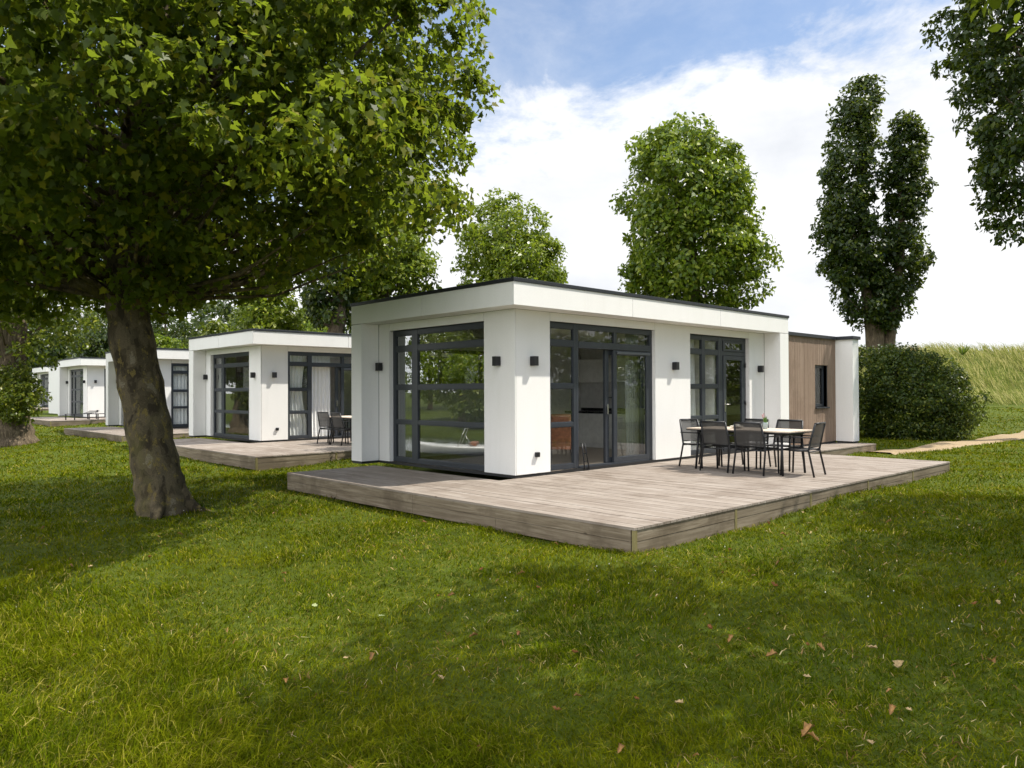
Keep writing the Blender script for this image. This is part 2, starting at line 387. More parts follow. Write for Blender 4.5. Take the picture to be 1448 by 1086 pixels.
# ------------------------------------------------------------------ house
O = .40; L = 9.0; WD = 4.69; FT = 3.11; FB = 2.75; PL = .05; G8 = .011
def window_unit(root, name, face, a0, a1, plane, cols, rows_z, z0=.05, z1=2.6, glassmat='glass'):
    """fixed glazing: cols = list of (a, b) glass bays, rows_z = list of (z, z) glass rows. face 'x': along X, 'y': along Y"""
    fr = MB(); th = .07
    def B(m, p, q, zz0, zz1, d0, d1):
        if face == 'x': m.box(p, q, plane+d0, plane+d1, zz0, zz1)
        else: m.box(plane+d0, plane+d1, p, q, zz0, zz1)
    edges = [a0] + [e for c in cols for e in c] + [a1]
    for i in range(0, len(edges), 2): B(fr, edges[i], edges[i+1], z0, z1, 0, th)
    zs = [z0] + [e for c in rows_z for e in c] + [z1]
    for i in range(0, len(zs), 2):
        for (p, q) in cols: B(fr, p, q, zs[i], zs[i+1], .004, th-.004)
    bead = MB()
    for (p, q) in cols:
        for (s0, s1) in rows_z:
            B(bead, p, q, s0, s0+.012, .018, .05); B(bead, p, q, s1-.012, s1, .018, .05)
            B(bead, p, p+.012, s0+.012, s1-.012, .018, .05); B(bead, q-.012, q, s0+.012, s1-.012, .018, .05)
    w = fr.build(name, MAT['frame'], root, .004)
    bead.build('glazing_bead', MAT['frame'], w)
    for (p, q) in cols:
        for (s0, s1) in rows_z:
            pn = MB(); B(pn, p+.012, q-.012, s0+.012, s1-.012, .030, .038); pn.build('pane', MAT[glassmat], w)
    return w
ROWS = [(.14, .79), (.865, 1.455), (1.54, 2.19), (2.295, 2.5)]

RW = (1.45, 4.65, 1.45, 2.33)                     # high rear window band: x, x, z, z
def holed(m, x0, x1, y0, y1, z0, z1, h=RW):
    m.box(x0, h[0], y0, y1, z0, z1); m.box(h[1], x1, y0, y1, z0, z1); m.box(h[0], h[1], y0, y1, z0, h[2]); m.box(h[0], h[1], y0, y1, h[3], z1)
def make_house():
    root = empty('bungalow')
    # dark carcass behind the panels: hollow walls
    bk = MB(); yo = O + .022; xo = O + .022; IN = .12
    bk.box(xo, 1.225, yo, yo+IN, PL, FB); bk.box(4.225, 5.455, yo, yo+IN, PL, FB); bk.box(7.885, L, yo, yo+IN, PL, FB)
    bk.box(1.225, 4.225, yo, yo+IN, 2.605, FB); bk.box(5.455, 7.885, yo, yo+IN, 2.605, FB)
    bk.box(xo, xo+IN, yo+IN, 1.152, PL, FB); bk.box(xo, xo+IN, 3.959, WD-.022, PL, FB); bk.box(xo, xo+IN, 1.152, 3.959, 2.605, FB)
    holed(bk, xo+IN, L, WD-.142, WD-.022, PL, FB)
    bk.box(.02, xo, 4.34, WD-.022, PL, FB-.01); bk.box(8.605, L-.022, .02, yo, PL, FB-.01)
    bk.box(.02, L-.02, .02, WD-.022, FB+.012, FT-.002)
    bk.build('wall_core', MAT['backing'], root)
    wl_ = MB(); g = G8/2
    def pf(x0, x1, z0, z1, y=O): wl_.box(x0+g, x1-g, y, y+.02, z0, z1)
    def ps(y0, y1, z0, z1, x=O): wl_.box(x, x+.02, y0+g, y1-g, z0, z1)
    zt = FB-.004
    wl_.box(O+.029, 1.23-g, O, O+.02, PL, zt); wl_.box(O, O+.02, O, 1.157-g, PL, zt)      # corner pier, two faces
    pf(1.23, 4.22, 2.6, zt); pf(4.22, 5.46, PL, zt); pf(5.46, 7.88, 2.6, zt); pf(7.88, 8.585, PL, zt)
    ps(1.157, 3.954, 2.6, zt); ps(3.954, 4.32, PL, zt)
    # reveals
    wl_.box(1.222, 1.23, O+.021, O+.14, PL, 2.6); wl_.box(4.221, 4.229, O+.021, O+.14, PL, 2.6); wl_.box(5.452, 5.459, O+.021, O+.14, PL, 2.6); wl_.box(7.881, 7.889, O+.021, O+.14, PL, 2.6)
    wl_.box(O+.021, O+.14, 1.149, 1.156, PL, 2.6); wl_.box(O+.021, O+.14, 3.955, 3.962, PL, 2.6)
    wl_.build('wall_panel', MAT['white'], root, .002)
    wg = MB()                                                   # the two wing walls that carry the eaves
    wg.box(0, .018, 4.32, WD, PL, FB-G8); wg.box(.02, O-.004, 4.32, 4.338, PL, FB-.002); wg.box(0, L, WD-.02, WD, PL, FB-G8) if False else None
    holed(wg, .020, L-.02, WD-.02, WD, PL, FB-G8)
    wg.box(8.585, L, 0, .018, PL, FB-G8); wg.box(8.585, 8.603, .020, O-.004, PL, FB-.002); wg.box(L-.018, L, .020, .21, PL, FB-G8)
    wg.build('wing_wall', MAT['white'], root, .002)
    fa = MB()
    for x0, x1 in ((0, 2.99), (2.99, 5.99), (5.99, L)): fa.box(x0+(g if x0 else 0), x1-(g if x1 < L else 0), 0, .018, FB, FT)
    for y0, y1 in ((.02, 2.363), (2.363, WD)): fa.box(0, .018, y0+g, y1-(g if y1 < WD else 0), FB, FT)
    fa.box(L-.018, L, .02, WD, FB, FT); fa.box(.02, L-.02, WD-.018, WD, FB, FT)
    fa.build('fascia', MAT['white'], root, .002)
    sf = MB(); sf.box(.02, L-.02, .02, O+.012, FB+.001, FB+.010); sf.box(.02, O+.012, O+.016, WD-.024, FB+.001, FB+.010); sf.build('soffit', MAT['white'], root)
    rf = MB(); rf.box(.05, L-.05, .05, WD-.05, FT, FT+.025); ro = rf.build('roof', MAT['roof'], root)
    cp = MB(); z0, z1 = FT+.003, FT+.062
    cp.box(-.018, L+.018, -.018, .05, z0, z1); cp.box(-.018, L+.018, WD-.05, WD+.018, z0, z1); cp.box(-.018, .05, .051, WD-.051, z0, z1); cp.box(L-.05, L+.018, .051, WD-.051, z0, z1)
    cp.build('roof_trim', MAT['cap'], ro, .004)
    pb = MB(); pb.box(O+.012, 8.60, O+.012, O+.03, 0.002, PL); pb.box(O+.012, O+.03, O+.031, WD-.03, .002, PL); pb.box(.012, O+.01, 4.332, WD-.012, .002, PL); pb.box(8.597, L-.012, .012, O+.01, .002, PL)
    pb.box(L, 12.13, .235, .26, -.05, PL); pb.box(12.132, 12.46, -.218, .2, -.05, PL)
    pb.build('plinth', MAT['plinth'], root)
    # interior shell
    it = MB(); holed(it, xo+IN+.004, L-.02, WD-.19, WD-.146, .03, 2.62); hw = MB(); hw.box(L-.08, L-.024, yo+IN+.02, WD-.2, .03, 2.62); hw.box(6.80, L-.09, 2.3, 2.36, .03, 2.62); hw.build('hall_wall', MAT['hall'], root)
    it.box(5.0, 5.08, yo+IN+.02, 1.0, .03, 2.62) if False else None
    it.build('inner_wall', MAT['interior'], root)
    fl = MB(); fl.box(xo+.01, L-.02, yo+.01, WD-.15, .006, .028); fl.build('floor', MAT['ifloor'], root)
    ce = MB(); ce.box(xo+IN+.004, L-.09, yo+IN+.004, WD-.2, 2.63, 2.66); ce.build('ceiling', MAT['ceiling'], root)
    # windows
    window_unit(root, 'corner_window', 'y', 1.157, 3.954, O+.09, [(1.25, 3.153), (3.34, 3.87)], ROWS, glassmat='glass2')
    window_unit(root, 'side_window', 'x', 1.23, 1.965, O+.07, [(1.32, 1.90)], ROWS)
    window_unit(root, 'garden_window', 'x', 5.46, 6.80, O+.09, [(5.56, 6.04), (6.17, 6.70)], ROWS)
    window_unit(root, 'rear_window', 'x', RW[0], RW[1], WD-.12, [(1.51, 2.13), (2.20, 3.30), (3.37, 4.59)], [(RW[2]+.06, RW[3]-.06)], RW[2], RW[3])
    # sliding door set
    dr = MB(); P0 = O+.07
    dr.box(1.967, 2.03, P0, P0+.12, .05, 2.6); dr.box(4.14, 4.22, P0, P0+.12, .05, 2.6)
    dr.box(2.03, 4.14, P0, P0+.12, 2.5, 2.6); dr.box(2.03, 4.14, P0-.008, P0+.12, 2.175, 2.295); dr.box(2.03, 4.14, P0, P0+.15, .032, .075); dr.box(3.03, 3.12, P0+.002, P0+.118, 2.295, 2.5)
    sdn = dr.build('sliding_door', MAT['frame'], root, .004)
    for x0, x1 in ((2.03, 3.03), (3.12, 4.14)):
        MB().box(x0, x1, P0+.03, P0+.038, 2.295, 2.5).build('pane', MAT['glass'], sdn)
    for nm, x0, x1, y in (('fixed_leaf', 3.02, 4.14, P0+.004), ('open_leaf', 2.86, 4.05, P0+.075)):
        lf = MB(); lf.box(x0, x0+.10, y, y+.055, .078, 2.172); lf.box(x1-.10, x1, y, y+.055, .078, 2.172); lf.box(x0+.10, x1-.10, y+.002, y+.053, .078, .17); lf.box(x0+.10, x1-.10, y+.002, y+.053, 2.08, 2.172)
        lo_ = lf.build(nm, MAT['frame'], root, .004)
        MB().box(x0+.10, x1-.10, y+.02, y+.028, .17, 2.08).build('pane', MAT['glass'], lo_)
        if nm == 'open_leaf':
            h = MB(); h.box(x0+.035, x0+.06, y-.03, y-.012, .98, 1.16); h.box(x0+.04, x0+.055, y-.014, y, 1.0, 1.02); h.box(x0+.04, x0+.055, y-.014, y, 1.12, 1.14); h.build('handle', MAT['steel'], lo_, .003)
        else:
            v_ = MB(); v_.box(x0+.08, x1-.02, y-.028, y-.004, 2.10, 2.145); v_.build('vent_grille', MAT['vent'], lo_, .004)
    # garden door
    D0 = O+.09
    d = MB(); d.box(6.802, 6.88, D0, D0+.07, .05, 2.6); d.box(7.80, 7.88, D0, D0+.07, .05, 2.6); d.box(6.88, 7.80, D0+.002, D0+.068, 2.19, 2.28); d.box(6.88, 7.80, D0+.002, D0+.068, 2.52, 2.6); d.box(6.88, 7.80, D0, D0+.09, .032, .07)
    df = d.build('garden_door', MAT['frame'], root, .004)
    tf = MB(); tf.box(6.885, 6.97, D0-.016, D0+.04, 2.285, 2.515); tf.box(7.71, 7.795, D0-.016, D0+.04, 2.285, 2.515); tf.box(6.97, 7.71, D0-.014, D0+.038, 2.285, 2.33); tf.box(6.97, 7.71, D0-.014, D0+.038, 2.47, 2.515)
    tf = tf.build('fanlight', MAT['frame'], df, .004)
    MB().box(6.97, 7.71, D0+.01, D0+.018, 2.33, 2.47).build('fanlight_pane', MAT['glass'], df)
    lf = MB(); lf.box(6.885, 7.0, D0-.016, D0+.045, .075, 2.185); lf.box(7.68, 7.795, D0-.016, D0+.045, .075, 2.185); lf.box(7.0, 7.68, D0-.014, D0+.043, 2.09, 2.185); lf.box(7.0, 7.68, D0-.014, D0+.043, .075, .21)
    lo_ = lf.build('door_leaf', MAT['frame'], df, .004)
    MB().box(7.0, 7.68, D0+.01, D0+.018, .21, 2.09).build('door_pane', MAT['glass'], df)
    h = MB(); h.box(6.925, 6.96, D0-.026, D0-.016, .94, 1.20); h.tube([(6.943, D0-.02, 1.10), (6.943, D0-.065, 1.10), (7.07, D0-.068, 1.10)], .009); h.build('handle', MAT['steel'], df)
    hg = MB()
    for z in (.35, 1.13, 1.98):
        hg = MB(); hg.tube([(7.805, D0-.03, z-.05), (7.805, D0-.03, z+.05)], .014); hg.box(7.77, 7.84, D0-.022, D0-.0165, z-.035, z+.035); hg.build('hinge', MAT['black_metal'], df)
    # wall lamps
    for face, a in (('y', 4.22), ('y', .775), ('x', .785), ('x', 4.84), ('x', 8.30)):
        m = MB()
        if face == 'x': m.box(a-.05, a+.05, O-.115, O-.012, 1.83, 1.985); bx = (a-.035, a+.035, O-.013, O-.001)
        else: m.box(O-.115, O-.012, a-.05, a+.05, 1.83, 1.985); bx = (O-.013, O-.001, a-.035, a+.035)
        lp = m.build('wall_lamp', MAT['lamp'], root, .004)
        MB().box(*bx, 1.86, 1.95).build('bracket', MAT['lamp'], lp)
        m = MB()
        if face == 'x': m.box(a-.032, a+.032, O-.097, O-.03, 1.826, 1.829)
        else: m.box(O-.097, O-.03, a-.032, a+.032, 1.826, 1.829)
        m.build('lens', MAT['lens'], lp)
    sk = MB(); sk.box(.845, .925, O-.05, O-.001, .32, .40); so = sk.build('outdoor_socket', MAT['lamp'], root, .006)
    MB().box(.852, .918, O-.058, O-.0505, .345, .392).build('socket_cover', MAT['lamp'], so, .003)
    # timber clad rear wing
    x0, x1, yv = L+.004, 12.12, .22
    core = MB(); core.box(L+.002, 10.93, yv+.024, yv+.14, PL, 2.74); core.box(11.6, x1, yv+.024, yv+.14, PL, 2.74); core.box(10.93, 11.6, yv+.024, yv+.14, 2.05, 2.74); core.box(10.93, 11.6, yv+.024, yv+.14, PL, .97)
    core.box(x1+.02, 12.48, .22, WD-.02, PL, 2.74); core.box(L+.002, x1, WD-.14, WD-.02, PL, 2.74); core.build('rear_wall_core', MAT['backing'], root)
    cl = MB(); k = 0; x = x0; rr = random.Random(3)
    while x < x1-.01:
        w_ = rr.choice((.045, .06, .06, .085)); xe = min(x+w_, x1); dy = rr.uniform(0, .006)
        if xe > 10.925 and x < 11.605:
            cl.box(x, xe-.006, yv+dy, yv+.022, PL, .965); cl.box(x, xe-.006, yv+dy, yv+.022, 2.055, 2.742)
        else: cl.box(x, xe-.006, yv+dy, yv+.022, PL, 2.742)
        x = xe
    for xx in (10.915, 11.60): cl.box(xx, xx+.012, yv+.024, yv+.12, .97, 2.05)
    cl.box(10.93, 11.598, yv+.024, yv+.12, 2.052, 2.062)
    cl.build('timber_cladding', MAT['cladding'], root)
    sw = MB(); sy = yv+.09; sw.box(10.93, 11.0, sy, sy+.05, .98, 2.05); sw.box(11.53, 11.598, sy, sy+.05, .98, 2.05); sw.box(11.0, 11.53, sy+.002, sy+.048, .98, 1.05); sw.box(11.0, 11.53, sy+.002, sy+.048, 1.98, 2.05)
    swo = sw.build('small_window', MAT['frame'], root, .003); MB().box(11.0, 11.53, sy+.02, sy+.028, 1.05, 1.98).build('pane', MAT['glass'], swo)
    sl = MB(); sl.box(10.88, 11.65, yv-.045, sy-.002, .93, .968); sl.build('window_sill', MAT['cap'], swo, .004)
    MB().box(10.93, 11.6, yv+.3, yv+.31, .9, 2.1).build('roller_blind', MAT['black_metal'], swo)
    w2 = MB(); w2.box(12.12, 12.138, -.23, yv+.02, PL, 2.742); w2.box(12.14, 12.50, -.23, -.212, PL, 2.742); w2.box(12.482, 12.50, -.21, WD-.02, PL, 2.742); w2.box(L+.004, 12.48, WD-.018, WD, PL, 2.742)
    w2.build('rear_wing_wall', MAT['white'], root, .002)
    r2 = MB(); r2.box(L+.022, 12.52, .18, WD, 2.745, 2.80); r2.box(12.08, 12.52, -.25, .178, 2.745, 2.80)
    r2.build('lower_roof', MAT['roof'], root)
    c2 = MB(); c2.box(L+.024, 12.06, .165, .235, 2.748, 2.83); c2.box(12.06, 12.12, -.27, .235, 2.748, 2.83); c2.box(12.122, 12.56, -.27, -.2, 2.748, 2.83); c2.box(12.5, 12.56, -.198, WD+.02, 2.748, 2.83)
    c2.build('lower_roof_trim', MAT['cap'], root, .004)
    tp = MB(); tp.tube([(10.62, .22, .23), (10.62, .12, .23), (10.62, .10, .19)], .011); tp.tube([(10.59, .16, .26), (10.65, .16, .26)], .008); tp.build('garden_tap', MAT['steel'], root)
    return root

H1 = make_house()

def curtain(name, pts_, z0, z1, mat, label, folds=9, amp=.035, tie=0, parentloc=(0, 0, 0), group=None):
    (x0, y0), (x1, y1) = pts_; dx, dy = x1-x0, y1-y0; Ln = math.hypot(dx, dy); nx, ny = -dy/Ln, dx/Ln; P = []
    rows_ = 14; N = folds*8
    for side in (0, 1):
        G_ = []
        for i in range(rows_+1):
            f_ = i/rows_; z = z1+(z0-z1)*f_; row = []
            wid = 1 - tie*math.sin(min(f_*1.25, 1)*math.pi)*.8 if tie else 1
            for j in range(N+1):
                s_ = j/N*wid; a = amp*(.5+.5*f_)*math.sin(j/N*folds*2*math.pi + .5*math.sin(f_*3)) + .012*math.sin(j*.7+f_*5) + side*.004
                row.append((x0+dx*s_+nx*a, y0+dy*s_+ny*a, z))
            G_.append(row)
        P.append(G_)
    m = MB(); m.grid(P[0]); m.grid(P[1]); o = m.build(name, mat); o.location = parentloc
    return tag(o, label, 'curtain', group)

# main house: what is inside behind the glass
curtain('curtain', [(.68, 3.42), (.68, 4.0)], .06, 2.55, MAT['curtain_grey'], 'grey curtain gathered at the far side of the large corner window of the nearest bungalow', 6)
curtain('curtain', [(3.78, .78), (4.2, .78)], .06, 2.55, MAT['curtain_grey'], 'dark grey curtain behind the right fixed leaf of the open sliding door', 6, .03)
curtain('curtain', [(5.62, .72), (6.12, .72)], .06, 2.55, MAT['curtain'], 'pale curtain behind the glazed door bay beside the garden table', 6, .03)
curtain('curtain', [(1.27, .74), (1.5, .74)], .06, 2.55, MAT['curtain_grey'], 'thin grey curtain at the near edge of the narrow window beside the open sliding door', 4, .025)

kt = empty('kitchen_unit', (6.05, 0, 0)); tag(kt, 'pale handleless kitchen with black worktop seen through the open sliding door', 'kitchen unit')
m = MB(); m.box(.022, .60, 1.25, 4.45, .13, .86); m.box(.06, .6, 1.25, 4.45, .03, .128); m.build('cabinet', MAT['kitchen'], kt)
for y0, y1 in ((1.25, 2.05), (2.05, 2.85), (2.85, 3.65), (3.65, 4.45)):
    for z0, z1 in ((.14, .50), (.52, .74), (.76, .855)): MB().box(0, .02, y0+.004, y1-.004, z0, z1).build('drawer_front', MAT['kitchen'], kt, .003)
m = MB(); m.box(-.02, .62, 1.23, 4.46, .862, .91); m.box(.60, .62, 1.23, 4.46, .912, .98); m.build('worktop', MAT['counter'], kt, .003)
m = MB(); m.box(.62, .70, .60, 4.49, .03, 2.60); m.build('back_panel', MAT['interior'], kt)
m = MB(); m.box(.27, .60, 1.25, 4.45, 1.62, 2.2); m.build('wall_cabinet', MAT['kitchen'], kt, .003)
m = MB(); m.tube([(.5, 3.3, .91), (.5, 3.3, 1.22), (.48, 3.3, 1.25), (.3, 3.3, 1.25), (.28, 3.3, 1.23), (.28, 3.3, 1.18)], .014); m.build('tap', MAT['black_metal'], kt)
m = MB(); m.box(.612, .618, 2.6, 2.7, 1.06, 1.15); m.build('wall_socket', MAT['black_metal'], kt)

ch = empty('leather_chair', (2.38, 1.30, .03), R_(128)); tag(ch, 'high-backed cognac leather armchair inside, behind the narrow window left of the open door', 'armchair')
m = MB(); m.box(-.30, .30, -.28, .30, .30, .46); m.build('seat', MAT['leather'], ch, .05)
m = MB(); m.prism([(.20, .44), (.30, .44), (.42, .95), (.32, .97)], 0, -.29, .29); m.build('backrest', MAT['leather'], ch, .04)
for s_ in (-1, 1): m = MB(); m.box(s_*.34-.04, s_*.34+.04, -.26, .30, .28, .62); m.build('armrest', MAT['leather'], ch, .035)
for sx in (-1, 1):
    for sy in (-1, 1): MB().tube([(sx*.26, sy*.24, .30), (sx*.30, sy*.27, 0)], .016).build('leg', MAT['black_metal'], ch)

br = empty('folded_rack', (2.10, .40, .003), R_(8)); tag(br, 'black folded metal stand leaning in the sill of the open sliding door', 'stand')
m = MB(); m.tube([(0, 0, .02), (0, .05, .48)], .011); m.tube([(0, 0, .48), (.12, -.02, .012)], .011); m.build('frame', MAT['black_metal'], br)
m = MB(); m.tube([(.004, .01, .16), (.08, 0, .16)], .007); m.tube([(.0, .02, .3), (.045, 0, .3)], .007); m.build('crossbar', MAT['black_metal'], br)

# ------------------------------------------------------------------ terraces
def make_deck(a, b, xd, yd, label, xs1=12.50, ybig=.42, dh=.25, joints=True, small=True, drop=0.):
    root = empty('timber_terrace', (a, b, 0)); tag(root, label, 'terrace')
    def loc(o): o.location = (-a, -b, 0); return o
    pk = MB(); rr = random.Random(int(abs(a*100+b*10))); x = a+.045; w_ = .118
    while x < xd-.02:
        xe = min(x+w_, xd)
        top = rr.uniform(-.0035, 0)
        segs = []; yend = yd if x < .0 else .42
        y = b-.012
        while y < yend-.01:
            ye = min(y + rr.choice((2.4, 3.0, 3.6, 4.2)) + rr.uniform(-.3, .3), yend)
            if yend-ye < .5: ye = yend
            dx = rr.uniform(-.0012, .0012); pk.box(x+dx, xe-.009+dx, y+.0015, ye-.0015, -.028, top); y = ye
        x = xe
    loc(pk.build('deck_board', MAT['plank'], root))
    pk = MB(); pk.box(a-.003, a+.041, b-.008, yd, -.0275, 0); loc(pk.build('edge_board', MAT['plank'], root))
    # solid black block under the boards, standing in for shade in the gaps
    fr = MB(); fr.box(a+.06, xd-.05, b+.05, .40, -.19, -.05); fr.box(a+.06, .0, .402, yd-.05, -.19, -.05); loc(fr.build('gap_shade_block', MAT['plinth'], root))
    fx = MB(); xs = [a, .26, 2.28, 4.30, 6.29, xd] if joints else [a, (a+xd)/2, xd]
    for i in range(len(xs)-1):
        fx.box(xs[i]+.028, xs[i+1]-.028, b, b+.04, -.149, -.030); fx.box(xs[i]+.028, xs[i+1]-.028, b+.003, b+.043, -.33, -.153)
    loc(fx.build('skirting', MAT['sleeper_x'], root, .003))
    fy = MB(); ys = [b, .232, yd]
    for i in range(2):
        y0 = ys[i]+(.0 if i == 0 else .003); y1 = ys[i+1]-(.003 if i == 0 else 0)
        fy.box(a, a+.035, y0+(.045 if i == 0 else 0), y1, -.149, -.030); cut = (y0+y1)/2+.2
        fy.box(a+.003, a+.038, y0+(.045 if i == 0 else 0), cut-.002, -.295, -.153); fy.box(a+.002, a+.037, cut+.002, y1, -.295, -.153)
    loc(fy.build('side_skirting', MAT['sleeper_y'], root, .003))
    fe = MB(); fe.box(xd-.035, xd, b+.045, -.75, -.149, -.03); fe.box(xd-.038, xd-.003, b+.045, -.75, -.30, -.1535); loc(fe.build('end_skirting', MAT['sleeper_y'], root, .003))
    for xx in xs:
        xx = min(max(xx, a+.024), xd-.024)
        p_ = MB(); p_.box(xx-.024, xx+.024, b-.006, b+.03, -.42, -.030); loc(p_.build('post', MAT['post'], root, .003))
    if small:
        ys0 = -.66
        sm = MB(); y = xd+.004; x = xd+.012
        while x < xs1-.02:
            xe = min(x+w_, xs1); sm.box(x, xe-.009, ys0-.01, .22, -.028, rr.uniform(-.003, 0)); x = xe
        loc(sm.build('step_board', MAT['plank'], root))
        sf = MB(); sf.box(xd+.004, xs1, ys0, ys0+.04, -.27, -.03); sf.box(xs1-.04, xs1, ys0+.042, .22, -.27, -.03); sf.box(xd+.02, xs1-.06, ys0+.05, .2, -.2, -.05)
        loc(sf.build('step_skirting', MAT['sleeper_x'], root, .003))
    return root
make_deck(-1.756, -3.606, 8.31, 3.94, 'large weathered timber terrace around the nearest bungalow, carrying the full garden table set')

# ------------------------------------------------------------------ garden furniture
def make_chair():
    r = empty('garden_chair'); rt = .0165; w = .265
    for s in (-1, 1):
        m = MB(); m.tube([(s*(w+.01), -.29, 0), (s*w, -.20, .42), (s*(w-.005), -.235, .60), (s*(w-.03), -.30, .86)], rt, 8); m.build('rear_leg', MAT['black_metal'], r)
        m = MB(); m.tube([(s*(w+.01), .25, 0), (s*(w+.01), .235, .40), (s*(w+.01), .225, .615)], rt, 8); m.build('front_leg', MAT['black_metal'], r)
        m = MB(); m.box(s*(w+.012)-.021, s*(w+.012)+.021, -.25, .25, .625, .643); m.build('armrest', MAT['black_metal'], r, .007)
    m = MB()
    for s in (-1, 1): m.tube([(s*(w-.015), -.20, .42), (s*(w-.015), 0, .415), (s*(w-.015), .235, .43)], rt, 8)
    m.tube([(-w, -.205, .40), (w, -.205, .40)], .010); m.tube([(-w, .23, .425), (w, .23, .425)], .010); m.tube([(-w+.03, -.30, .86), (w-.03, -.30, .86)], rt); m.tube([(-w, -.208, .47), (w, -.208, .47)], .010)
    m.build('frame', MAT['black_metal'], r)
    P = []
    for i in range(7):
        f_ = i/6; P.append([((j/8-.5)*2*(w-.028), -.20+.43*f_, .425+.012*f_-.022*math.sin(f_*math.pi)*math.sin(j/8*math.pi)) for j in range(9)])
    m = MB(); m.grid(P); m.build('seat', MAT['sling'], r)
    P = []
    for i in range(8):
        f_ = i/7; z = .475+.38*f_; yb = -.208-.03*min(f_/.33, 1)-.062*max(0, (f_-.33)/.67)
        P.append([((j/8-.5)*2*(w-.016-.014*f_), yb-.022*math.sin(j/8*math.pi)*(1-.3*f_), z) for j in range(9)])
    m = MB(); m.grid(P); m.build('backrest', MAT['sling'], r)
    return r
CH0 = make_chair(); used = [False]
def place_chair(x, y, deg, label, group='black sling chairs around the garden table of the nearest bungalow', z=0.002):
    o = CH0 if not used[0] else copy_tree(CH0); used[0] = True
    o.location = (x, y, z); o.rotation_euler = (0, 0, R_(deg)); tag(o, label, 'chair', group); return o
place_chair(3.80, -1.33, -92, 'left one of the two black garden chairs whose backs face the camera')
place_chair(3.77, -1.98, -89, 'right one of the two black garden chairs whose backs face the camera')
place_chair(4.17, -.66, 172, 'black mesh garden chair at the far head of the table, nearest the white wall')
place_chair(4.70, -1.33, 91, 'black mesh garden chair across the table, directly behind the small potted plant')
place_chair(4.70, -1.97, 88, 'black mesh garden chair across the table, standing before the timber cladding')
place_chair(4.10, -2.62, 6, 'black mesh garden chair at the near head of the table, seen from its side')

tb = empty('garden_table', (4.10, -1.66, 0), R_(-2)); tag(tb, 'pale topped garden table with black legs on the nearest terrace', 'table')
def table_parts(tb):
    m = MB()
    for k in range(5): m.box(-.45+k*.18+.002, -.45+(k+1)*.18-.002, -.98, .98, .712, .735)
    m.build('tabletop', MAT['tabletop'], tb, .003)
    m = MB(); m.box(-.455, .455, -.985, .985, .695, .710); m.box(-.36, .36, -.82, -.78, .65, .694); m.box(-.36, .36, .78, .82, .65, .694); m.box(-.03, .03, -.778, .778, .65, .694); m.build('table_frame', MAT['black_metal'], tb, .002)
    for sx in (-1, 1):
        for sy in (-1, 1): MB().tube([(sx*.33, sy*.80, .69), (sx*.37, sy*.84, .0)], .02, 8).build('leg', MAT['black_metal'], tb)
table_parts(tb)
vs = empty('potted_plant', (4.18, -1.93, .738)); tag(vs, 'small green plant with pink flower spikes in a glass on the garden table', 'potted plant')
m = MB(); m.tube([(0, 0, 0), (0, 0, .012), (0, 0, .09), (0, 0, .11)], [.036, .04, .043, .041], 14); m.build('glass_pot', MAT['glassware'], vs)
rr = random.Random(5); m = MB()
for k in range(60):
    a = rr.uniform(0, 6.28); rad = rr.uniform(.005, .035); h = rr.uniform(.13, .24); w_ = .006
    p0 = Vector((math.cos(a)*rad*.5, math.sin(a)*rad*.5, .10)); p1 = Vector((math.cos(a)*rad*1.6, math.sin(a)*rad*1.6, h)); sd2 = Vector((-math.sin(a), math.cos(a), 0))*w_
    m.poly([p0-sd2*.4, p0.lerp(p1, .6)-sd2, p1, p0.lerp(p1, .6)+sd2])
m.build('leaves', MAT['plant'], vs)
m = MB(); m.tube([(.02, .02, .1), (.035, .045, .27)], [.003, .007], 6); m.tube([(-.02, 0, .1), (-.03, .04, .25)], [.003, .008], 6); m.build('flower_spike', MAT['flower'], vs)
tr_ = empty('ceramic_tray', (4.12, -1.42, .738), R_(20)); tag(tr_, 'cream dish left of the plant on the garden table', 'dish')
m = MB(); P = []
for i in range(7):
    f_ = i/6; P.append([((.17*f_)*math.cos(j/16*2*math.pi), (.12*f_)*math.sin(j/16*2*math.pi), .004+.03*f_**3) for j in range(17)])
m.grid(P); o = m.build('dish', MAT['ceramic'], tr_); o.modifiers.new('s', 'SOLIDIFY').thickness = .006
m = MB(); P = []
for i in range(9):
    f_ = i/8*math.pi/2; P.append([(.09*math.cos(f_)*math.cos(j/16*2*math.pi), .07*math.cos(f_)*math.sin(j/16*2*math.pi), .03+.05*math.sin(f_)) for j in range(17)])
m.grid(P); m.build('dish_lid', MAT['ceramic'], tr_)

# ------------------------------------------------------------------ the row of identical bungalows
H1.location = (0, 0, 0); tag(H1, 'nearest white flat-roofed bungalow with timber-clad rear part, filling the middle of the view', 'bungalow', 'white flat-roofed bungalows in a row')
HP = {2: (1.047, 11.446, 0), 3: (1.55, 22.29, 0), 4: (2.56, 35.1, .12), 5: (5.6, 57.3, .33)}
HL = {2: 'second bungalow in the row, directly left of the nearest one, with white curtains',
      3: 'third bungalow in the row, partly hidden by the leaning plane tree trunk',
      4: 'fourth bungalow in the row, between the leaning trunk and the ivy-clad trunk',
      5: 'farthest white bungalow, half hidden behind the ivy-clad trunk'}
def TL(w): return w + ' weathered timber terrace'
DK = {2: (-1.74, -3.94, 8.31, 3.94, 'second timber terrace, in front of the bungalow with white curtains'),
      3: (-1.74, -3.6, 8.31, 3.94, 'third timber terrace, passing behind the leaning plane tree trunk'),
      4: (-2.0, -3.0, 8.31, 4.2, 'fourth timber terrace, beside the ivy-clad trunk, carrying two low loungers'),
      5: (-1.74, -3.6, 8.31, 3.94, 'farthest timber terrace, barely showing beside the ivy-clad trunk')}
